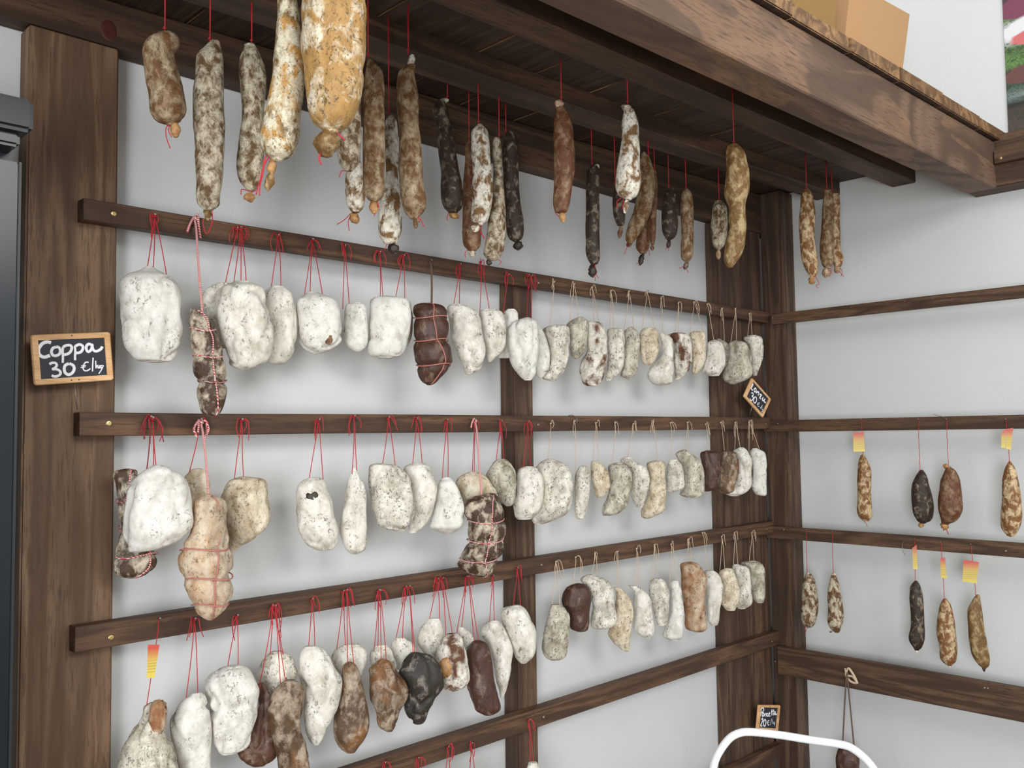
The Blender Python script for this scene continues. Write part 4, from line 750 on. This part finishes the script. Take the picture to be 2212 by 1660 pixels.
# ------------------------------------------------------------------ special marks on single pieces
def patch(mark, crop, x, y, rx, rz, mat, name, label, out=.35):
    for i, q in enumerate(QUEUE):
        if q['extra'] == mark: break
    pl = 'A'; b = Body(q['crop'], q['lv'], 'A', YF-q['d']); c = b.at(T(crop, x, y))
    best = min(b.L, key=lambda l: abs(l[0].z-c.z)); dx = min(.92, abs((c-best[0]).dot(b.e1))/best[1])
    dep = min(best[1], b.wmax)*q['kd']*.93*math.sqrt(1-dx*dx); c = c-b.e2*dep
    s = b.c0; k = (s-CAM).dot(b.e2)
    c = CAM+(c-CAM)  # keep
    rx = rx/CR[crop][2]/F*k; rz = rz/CR[crop][2]/F*k; V = []; Fc = []; n, mseg = 10, 22
    for a in range(n+1):
        th = math.pi*a/n
        for j in range(mseg):
            ph = 2*math.pi*j/mseg
            v = b.e1*(math.sin(th)*math.cos(ph)*rx)+b.e2*(math.sin(th)*math.sin(ph)*max(rx, rz)*out)+Vector((0, 0, math.cos(th)*rz))
            V.append(c+v*(1+.28*noise.noise(v*110+Vector((i, 0, 0)))))
    for a in range(n):
        for j in range(mseg): Fc.append((a*mseg+j, (a+1)*mseg+j, (a+1)*mseg+(j+1) % mseg, a*mseg+(j+1) % mseg))
    o = obj(name, V, Fc, mat, ROOT[i], c, True); o['label'] = label
patch('rust', 'D2', 412, 880, 34, 52, MM['S5'], 'bare_spot', 'rust brown bare spot', .25)
patch('hole', 'D4', 1643, 668, 52, 40, MM['NUD'], 'dark_spot', 'dark brown wrinkled spot', .25)
patch('tan', 'E4', 1218, 822, 58, 76, MM['NUB'], 'bare_spot', 'smooth tan bald patch', .3)
patch('flap', 'E3', 715, 1090, 62, 125, MM['RU'], 'skin_flap', 'folded brown skin flap', .5)
patch('flap', 'E3', 745, 1060, 38, 70, MM['BB'], 'skin_flap', 'folded brown skin flap', .7)
# ------------------------------------------------------------------ chalkboard signs
def sign(name, label, crop, corners, y, strokes, wire, wirebot, insets=(.085, .115), holes=(), wy=None):
    """corners TL TR BR BL and pen strokes are measured on the board; board stands in the plane y"""
    CR['S'] = crop
    Q = [hitY(T('S', *c), y) for c in corners]
    def bl(u, v, dy=0): 
        p = (Q[0]*(1-u)+Q[1]*u)*(1-v)+(Q[3]*(1-u)+Q[2]*u)*v
        return p+Vector((0, dy, 0))
    c = bl(.5, .5); e = empty(name, (c.x, y, min(q.z for q in Q))); tag(e, label, 'sign')
    iu, iv = insets
    # frame: rounded outer edge, rectangular opening
    V, Fc = [], []
    out = []; inn = []
    n = 6; rad = .5
    segs = [((0, 0), 0), ((1, 0), 1), ((1, 1), 2), ((0, 1), 3)]
    for (cu, cv), k in segs:
        for j in range(n+1):
            a = math.pi/2*j/n; ru, rv = iu*rad, iv*rad
            base = [(ru-ru*math.cos(a), rv-rv*math.sin(a)), (1-ru+ru*math.sin(a), rv-rv*math.cos(a)), (1-ru+ru*math.cos(a), 1-rv+rv*math.sin(a)), (ru-ru*math.sin(a), 1-rv+rv*math.cos(a))][k]
            out.append(base); inn.append([(iu, iv), (1-iu, iv), (1-iu, 1-iv), (iu, 1-iv)][k])
    N = len(out)
    for ring, dy in ((out, -.001), ([(o[0]*.97+.015, o[1]*.97+.015) for o in out], -.003), (inn, -.003), (inn, .004), (out, .004)):
        for u, v in ring: V.append(bl(u, v, dy))
    for r_ in range(4):
        for j in range(N): Fc.append((r_*N+j, r_*N+(j+1) % N, (r_+1)*N+(j+1) % N, (r_+1)*N+j))
    for j in range(N): Fc.append((4*N+j, 4*N+(j+1) % N, (j+1) % N, j))
    fo = obj('board_frame', V, Fc, FRAME, e, c)
    for hu, hv in holes:
        v, f = disc_head(bl(hu, hv, -.0028), (0, -1, 0), .0016, .0006, 10); obj('frame_nail', v, f, MM['NUD'], fo, bl(hu, hv))
    V = [bl(iu-.01, iv-.01, 0), bl(1-iu+.01, iv-.01, 0), bl(1-iu+.01, 1-iv+.01, 0), bl(iu-.01, 1-iv+.01, 0)]
    V += [v+Vector((0, .0025, 0)) for v in V]
    obj('slate', V, [(0, 3, 2, 1), (4, 5, 6, 7), (0, 1, 5, 4), (1, 2, 6, 5), (2, 3, 7, 6), (3, 0, 4, 7)], SLATE, e, c)
    P = []
    for st in strokes:
        w, pts = st[0], st[1]; pl = [hitY(T('S', *p), y-.0008) for p in pts]
        P.append(tubevf(spline(pl, 5), w/crop[2]/F*(c-CAM).length*.5*1.15, 8, squash=None))
    V, Fc = join(P)
    V = [Vector((p.x, y-.0008+(p.y-(y-.0008))*.12, p.z)) for p in V]
    obj('handwriting', V, Fc, CHALK, e, c, True)
    pts = [hitY(T('S', *p), (y+.0045) if k == 0 else (wy if wy else y)) for k, p in enumerate(wire)]
    v, f = tubevf(pts, .0011, 8); obj('wire_stem', v, f, WIRE, e, pts[0], True)
    return e
sign('chalkboard_sign', 'chalkboard price sign reading Coppa 30 euro per kg on the wide left post', (50, 700, 8.3),
     [(122, 200), (1558, 145), (1620, 1008), (192, 1108)], -.10,
     [(50, [(500, 340), (430, 325), (350, 350), (290, 420), (270, 480), (285, 545), (340, 590), (400, 595), (480, 565)]),
      (42, [(590, 415), (530, 440), (505, 500), (530, 560), (590, 572), (650, 540), (665, 480), (640, 425), (590, 412)]),
      (34, [(712, 410), (708, 500), (712, 600), (708, 700)]), (42, [(715, 415), (780, 385), (850, 390), (870, 440), (840, 510), (780, 545), (720, 555)]),
      (34, [(925, 395), (935, 500), (930, 580), (932, 655)]), (42, [(930, 405), (1000, 370), (1060, 390), (1072, 440), (1040, 500), (985, 522), (940, 520)]),
      (42, [(1230, 380), (1175, 362), (1135, 400), (1135, 460), (1165, 500), (1215, 470), (1240, 400), (1235, 375), (1250, 450), (1290, 490), (1350, 480), (1400, 445), (1418, 405)]),
      (38, [(470, 725), (520, 700), (580, 705), (600, 745), (570, 790), (525, 812), (600, 815), (660, 850), (665, 900), (620, 935), (560, 945), (510, 925)]),
      (44, [(820, 712), (755, 745), (735, 810), (755, 880), (815, 912), (880, 880), (915, 810), (895, 745), (825, 712)]),
      (20, [(1175, 690), (1120, 690), (1085, 740), (1075, 800), (1105, 840), (1160, 835), (1205, 800)]), (16, [(1030, 785), (1120, 770)]), (14, [(1040, 755), (1130, 745)]),
      (20, [(1255, 605), (1248, 720), (1243, 855)]), (18, [(1300, 660), (1303, 730), (1308, 800)]), (16, [(1310, 770), (1345, 740), (1330, 765), (1355, 800)]),
      (15, [(1365, 775), (1385, 755), (1370, 750), (1360, 785), (1390, 795)]), (16, [(1425, 745), (1400, 750), (1395, 785), (1425, 775), (1440, 745), (1400, 830), (1355, 895)])],
     [(915, 1040), (970, 1540)], None, holes=((.5, .045), (.455, .945), (.55, .945)), wy=-.0925)
sign('chalkboard_sign', 'small diamond-tilted chalkboard sign reading Lonzu 30 on the corner post', (1590, 800, 15.09),
     [(510, 250), (1135, 950), (865, 1555), (243, 850)], -.118,
     [(48, [(560, 440), (530, 520), (490, 590), (545, 660)]), (44, [(615, 595), (585, 640), (605, 710), (650, 670), (645, 600), (615, 592)]),
      (42, [(690, 680), (655, 760)]), (42, [(680, 720), (735, 710), (740, 760), (715, 830)]), (40, [(770, 790), (835, 815), (765, 890), (810, 935)]),
      (42, [(890, 880), (855, 950), (880, 1000), (930, 960), (940, 940), (915, 1010), (935, 1050), (970, 1050)]),
      (36, [(500, 745), (555, 755), (565, 810), (520, 850), (560, 870), (550, 940), (510, 1000), (465, 960), (455, 920)]),
      (38, [(625, 870), (580, 930), (575, 1020), (610, 1075), (660, 1020), (670, 920), (625, 868)]),
      (20, [(780, 1080), (730, 1065), (700, 1110), (715, 1170), (760, 1200)]), (16, [(690, 1110), (760, 1120)]), (18, [(860, 1140), (790, 1250)]), (18, [(850, 1190), (840, 1270), (880, 1300), (830, 1370)])],
     [(520, 1200), (400, 1600)], None, insets=(.10, .10), holes=((.5, .04), (.5, .95)), wy=-.085)
sign('chalkboard_sign', 'small upright chalkboard sign reading Pancetta 20 behind the white hoop', (1620, 1510, 15.09),
     [(275, 200), (988, 210), (905, 1065), (205, 1015)], -.105,
     [(44, [(375, 330), (355, 450), (345, 580)]), (38, [(370, 320), (430, 300), (450, 370), (410, 440), (370, 460)]), (38, [(460, 470), (410, 480), (400, 550), (430, 580), (465, 500), (460, 570)]),
      (34, [(490, 500), (490, 590)]), (34, [(495, 510), (535, 490), (540, 580)]), (34, [(590, 480), (555, 510), (560, 570), (600, 565)]), (32, [(610, 530), (650, 490), (640, 460), (610, 520), (625, 575), (665, 560)]),
      (34, [(715, 350), (705, 470), (720, 550)]), (34, [(765, 350), (755, 470), (770, 545)]), (26, [(690, 420), (800, 400)]), (34, [(840, 430), (800, 450), (795, 520), (835, 480), (840, 530), (880, 500)]),
      (40, [(375, 690), (410, 645), (420, 710), (380, 800), (350, 880), (400, 900)]), (38, [(485, 680), (445, 750), (440, 850), (480, 900), (515, 830), (520, 720), (485, 680)]),
      (26, [(630, 710), (590, 730), (575, 800), (600, 865), (630, 850)]), (18, [(560, 780), (620, 775)]), (20, [(720, 640), (690, 760), (675, 860)]), (18, [(745, 700), (735, 820)]), (18, [(800, 760), (770, 800), (800, 830), (810, 770), (795, 880)])],
     [(500, 1020), (465, 1620)], None, insets=(.11, .10), holes=((.49, .045), (.35, .95), (.75, .95)), wy=-.085)
# ------------------------------------------------------------------ loose wire hook over the second rail, empty hook on the right
v, f = tubevf(spline([hitY(p, YF-.006) for p in ((1222, 903), (1229, 898), (1238, 898), (1246, 904), (1246, 912), (1240, 917))], 6), .0011, 8)
tag(obj('wire_hook', v, f, WIRE, None, v[0], True), 'round wire hook curling over the second rail of the back wall', 'hook')
v, f = tubevf(spline([hitX(p, XF-.006) for p in ((1958, 1168), (1951, 1172), (1949, 1182), (1951, 1192), (1955, 1200))], 6), .0012, 8)
tag(obj('wire_hook', v, f, WIRE, None, v[0], True), 'empty thin wire hook on the right wall beside the narrow tagged sausage', 'hook')
v, f = tubevf(spline([hitX(p, XF-.004) for p in ((2016, 895), (2024, 898), (2036, 901), (2044, 906), (2046, 912))], 6), .0009, 8)
tag(obj('wire_hook', v, f, WIRE, None, v[0], True), 'dark wire end above the orange brown sausage on the right wall', 'hook')
# loose knot of the roped slab
kb = [hitX(T('E7', x, y), XF-.008) for x, y in ((1045, 255), (1060, 300), (1095, 310), (1120, 350), (1080, 340), (1050, 300), (1065, 255), (1100, 300), (1125, 355))]
v, f = tubevf(spline(kb, 5), .005, 8)
for i, q in enumerate(QUEUE):
    if q['rail'] == 'B4': ri = i
o = obj('rope_knot', v, f, TAN, ROOT[ri], kb[0], True); o['label'] = 'frayed tan rope knot'
# ------------------------------------------------------------------ white hoop of a step stool
HD = 2.75
pth = [(175, 990), (183, 907), (215, 815), (285, 718), (355, 678), (440, 672), (610, 690), (810, 722), (990, 748), (1085, 775), (1180, 850), (1245, 935), (1275, 1010)]
hp_ = [T('E7', *p) for p in pth]
n2 = Vector((fwd.x, fwd.y, 0)).normalized(); c0 = CAM+n2*HD
def hpl(px): r = ray(px); return CAM+r*(n2.dot(c0-CAM)/r.dot(n2))
arc = [hpl(p) for p in hp_]
e1h = Vector((n2.y, -n2.x, 0))
def foot(p, k, z=.02): return Vector((p.x, p.y, z))+e1h*k
pts = [foot(arc[0], -.05)]+[foot(arc[0], -.03, .3)]+spline(arc, 6)+[foot(arc[-1], .03, .3)]+[foot(arc[-1], .05)]
st = empty('step_stool', (c0.x, c0.y, 0)); tag(st, 'white enamelled hoop handle of a step stool in front of the corner', 'step stool')
v, f = tubevf(pts, .0118, 14); obj('hoop_handle', v, f, WHITEP, st, arc[5], True)
la, lb = foot(arc[0], -.04, .22), foot(arc[-1], .04, .22)
for z, d in ((.22, -.03), (.44, .03)):
    a, b_ = foot(arc[0], -.035, z), foot(arc[-1], .035, z); dp = -n2*.17
    P = [(a-n2*.0), b_, b_+dp, a+dp]; V = P+[p-Vector((0, 0, .022)) for p in P]
    obj('step', V, [(0, 1, 2, 3), (7, 6, 5, 4), (0, 4, 5, 1), (1, 5, 6, 2), (2, 6, 7, 3), (3, 7, 4, 0)], WHITEP, st, a)
for p, k in ((arc[0], -.05), (arc[-1], .05)):
    q0 = foot(p, k*.8, .45)-n2*.16; q1 = foot(p, k)-n2*.34
    v, f = tubevf([q0, q1], .011, 12); obj('leg', v, f, WHITEP, st, q0, True)
    v, f = tubevf([foot(p, k, 0), foot(p, k, .03)], .015, 12); obj('rubber_foot', v, f, plain('black_rubber', '#202020'), st, foot(p, k, 0), True)
# ------------------------------------------------------------------ fridge at the left
FG = NT('smoked_glass'); FG.b.inputs['Base Color'].default_value = lin('#161D22'); FG.b.inputs['Roughness'].default_value = .22; FG.b.inputs['Specular IOR Level'].default_value = .35
DGM = plain('dark_grey_metal', '#1F2427', .4, 0); FBODY = plain('black_fridge_body', '#23272B', .35)
fr = empty('refrigerator', (-3.5, -.22, 0)); tag(fr, 'tall refrigerator with dark glass door and grey top housing left of the wide post', 'refrigerator')
FX = -3.139
v, f = boxvf(FX-.72, FX-.004, -.26, -.02, .02, 2.03+ZO, .006); obj('cabinet', v, f, FBODY, fr, (-3.5, -.14, 0))
v, f = boxvf(FX-.70, FX, -.30, -.262, .12, 1.985+ZO, .004); dr_ = obj('glass_door', v, f, FG.m, fr, (-3.5, -.28, .12))
v, f = boxvf(FX-.0035, FX+.0015, -.3035, -.262, .12, 1.985+ZO, .001); obj('door_edge_trim', v, f, DGM, dr_, (FX, -.28, .12))
v, f = boxvf(FX-.72, FX+.012, -.335, -.02, 2.034+ZO, 2.095+ZO, .008); tp_ = obj('top_housing', v, f, DGM, fr, (-3.5, -.2, 2.03+ZO))
v, f = boxvf(FX-.70, FX-.005, -.318, -.21, 2.008+ZO, 2.0335+ZO, .006); obj('lamp_ledge', v, f, plain('dark_ledge', '#1B2024', .3), tp_, (-3.5, -.3, 2.0+ZO))
v, f = boxvf(FX-.60, FX-.045, -.309, -.285, 2.003+ZO, 2.0085+ZO, .001); obj('lamp_cover', v, f, WHITEP, tp_, (-3.5, -.3, 2.0+ZO))
# ------------------------------------------------------------------ cardboard boxes on the shelf
def carton(label, quad, y, depth, mat, mat2, dx=0):
    Q = [hitY(p, y) for p in quad]  # TL TR BR BL of the front panel
    zb = slope(Q[3].x, DB0, DB1)+ZO+.0455
    BLc = Vector((Q[3].x, y, zb)); BRc = Vector((Q[2].x, y, slope(Q[2].x, DB0, DB1)+ZO+.0465)); D = Vector((dx, depth, 0)); t = Vector((0, .004, 0))
    e = empty('cardboard_box', (BLc.x, y, zb)); tag(e, label, 'box')
    def pan(a, b, c, d, th, nm, mt):
        V = [a, b, c, d]+[p+th for p in (a, b, c, d)]
        obj(nm, V, [(0, 3, 2, 1), (4, 5, 6, 7), (0, 1, 5, 4), (1, 2, 6, 5), (2, 3, 7, 6), (3, 0, 4, 7)], mt, e, (a+b+c+d)/4)
    TL, TR = Q[0], Q[1]; up = Vector((0, 0, 1))
    hL, hR = TL, TR
    pan(hL, hR, BRc, BLc, t, 'front_panel', mat)
    pan(hL+D, hR+D, BRc+D, BLc+D, t, 'back_panel', mat)
    pan(hL+t, hL+D, BLc+D, BLc+t, Vector((.004, 0, 0)), 'side_panel', mat2)
    pan(hR+t, hR+D, BRc+D, BRc+t, Vector((-.004, 0, 0)), 'side_panel', mat2)
    pan(BLc+t, BRc+t, BRc+D, BLc+D, Vector((0, 0, .004)), 'bottom_panel', mat2)
    return e
carton('large tan cardboard box on the shelf, its side leaning out towards the poster', [(1838, -40), (1965, 31), (1941, 170), (1818, 120)], -.93, .22, CARD, CARD)
carton('darker cardboard box on the shelf left of the large tan box', [(1712, -60), (1812, -70), (1799, 110), (1706, 40)], -.93, .2, CARDD, CARDD, -.05)
# ------------------------------------------------------------------ poster on the right wall
def poster_mat():
    k = NT('printed_food_photo'); tc = k.n('ShaderNodeTexCoord'); g = tc.outputs['Generated']
    s = k.n('ShaderNodeSeparateXYZ'); k.l(g, s.inputs[0])
    nz = noise_n(k, g, 7, 5, .65, 1.0); nf = noise_n(k, g, 40, 4, .7, 2.)
    base = k.ramp(s.outputs['Z'], [(0, lin('#5A4A44')), (.13, lin('#4A3C38')), (.16, lin('#1E1C1A')), (.21, lin('#7E8E88')), (.27, lin('#3E5A40')), (.36, lin('#4A3530')), (.40, lin('#6B8E4A')), (.50, lin('#54743A')), (.56, lin('#D9DCD8')), (.63, lin('#DDE0DE')), (.68, lin('#6E8054')), (.74, lin('#6E3A4E')), (.82, lin('#4A3A36')), (1, lin('#5E4034'))])
    c = k.mix(k.ramp(nf, [(.45, BK), (.65, WH)]).outputs[0], base.outputs[0], lin('#2E3A2A'))
    def blob(cy, cz, ry, rz, colr, prev, soft=.12):
        mp = k.n('ShaderNodeMapping'); mp.inputs['Location'].default_value = (0, -cy/ry, -cz/rz); mp.inputs['Scale'].default_value = (0, 1/ry, 1/rz)
        k.l(g, mp.inputs['Vector']); ln = k.n('ShaderNodeVectorMath', operation='LENGTH'); k.l(mp.outputs[0], ln.inputs[0])
        ad = k.n('ShaderNodeMath', operation='MULTIPLY_ADD'); k.l(nz, ad.inputs[0]); ad.inputs[1].default_value = .5; k.l(ln.outputs['Value'], ad.inputs[2])
        hf = k.n('ShaderNodeMath', operation='MULTIPLY'); k.l(ad.outputs[0], hf.inputs[0]); hf.inputs[1].default_value = .5
        return k.mix(k.ramp(hf.outputs[0], [(.6-soft*.5, WH), (.6, BK)]).outputs[0], prev, colr)
    c = blob(.93, .74, .10, .08, lin('#7E4058'), c); c = blob(.86, .60, .17, .10, lin('#E4E6E6'), c); c = blob(.87, .55, .12, .055, lin('#D2706E'), c)
    c = blob(.93, .33, .08, .06, lin('#6E4440'), c); c = blob(.88, .45, .035, .06, lin('#5A4468'), c)
    for cy, cz, col_ in ((.7, .7, '#7E4058'), (.6, .35, '#8A5048'), (.45, .6, '#E4E2DC'), (.35, .3, '#6E8E4A'), (.2, .6, '#7A3A4E')): c = blob(cy, cz, .12, .12, lin(col_), c)
    k.l(c, k.b.inputs['Base Color']); k.b.inputs['Roughness'].default_value = .4
    return k.m
ptop = 3.4
v, f = boxvf(-.006, -.0006, -1.95, hitX((2172, 150), -.006).y, 2.575+ZO, 2.575+ZO+.62, .0005)
tag(obj('food_poster', v, f, poster_mat(), None, (-.003, -1.5, 2.575+ZO)), 'food photo poster of onions, herbs and meat on the right wall above the beam', 'poster')
for o in bpy.data.objects:
    if '_w' in o: del o['_w']
kc = hitY((235, 66), -.0634); V = []; Fc = []
for r_, dy in ((1, 0), (.8, -.0012), (.5, -.0016), (.2, -.0012)):
    for j in range(18):
        t = 2*math.pi*j/18; V.append(kc+Vector((math.cos(t)*.018*r_, dy, math.sin(t)*.024*r_)))
for i in range(3):
    for j in range(18): Fc.append((i*18+j, i*18+(j+1) % 18, (i+1)*18+(j+1) % 18, (i+1)*18+j))
Fc.append(tuple(range(54, 72)))
o = bpy.data.objects.new('wood_knot', bpy.data.meshes.new('wood_knot')); o.data.from_pydata([tuple(v-hd.location) for v in V], [], Fc); col.objects.link(o); o.parent = hd
KN = plain('reddish_knot', '#4A2418', .5); o.data.materials.append(KN); o['label'] = 'reddish brown wood knot'
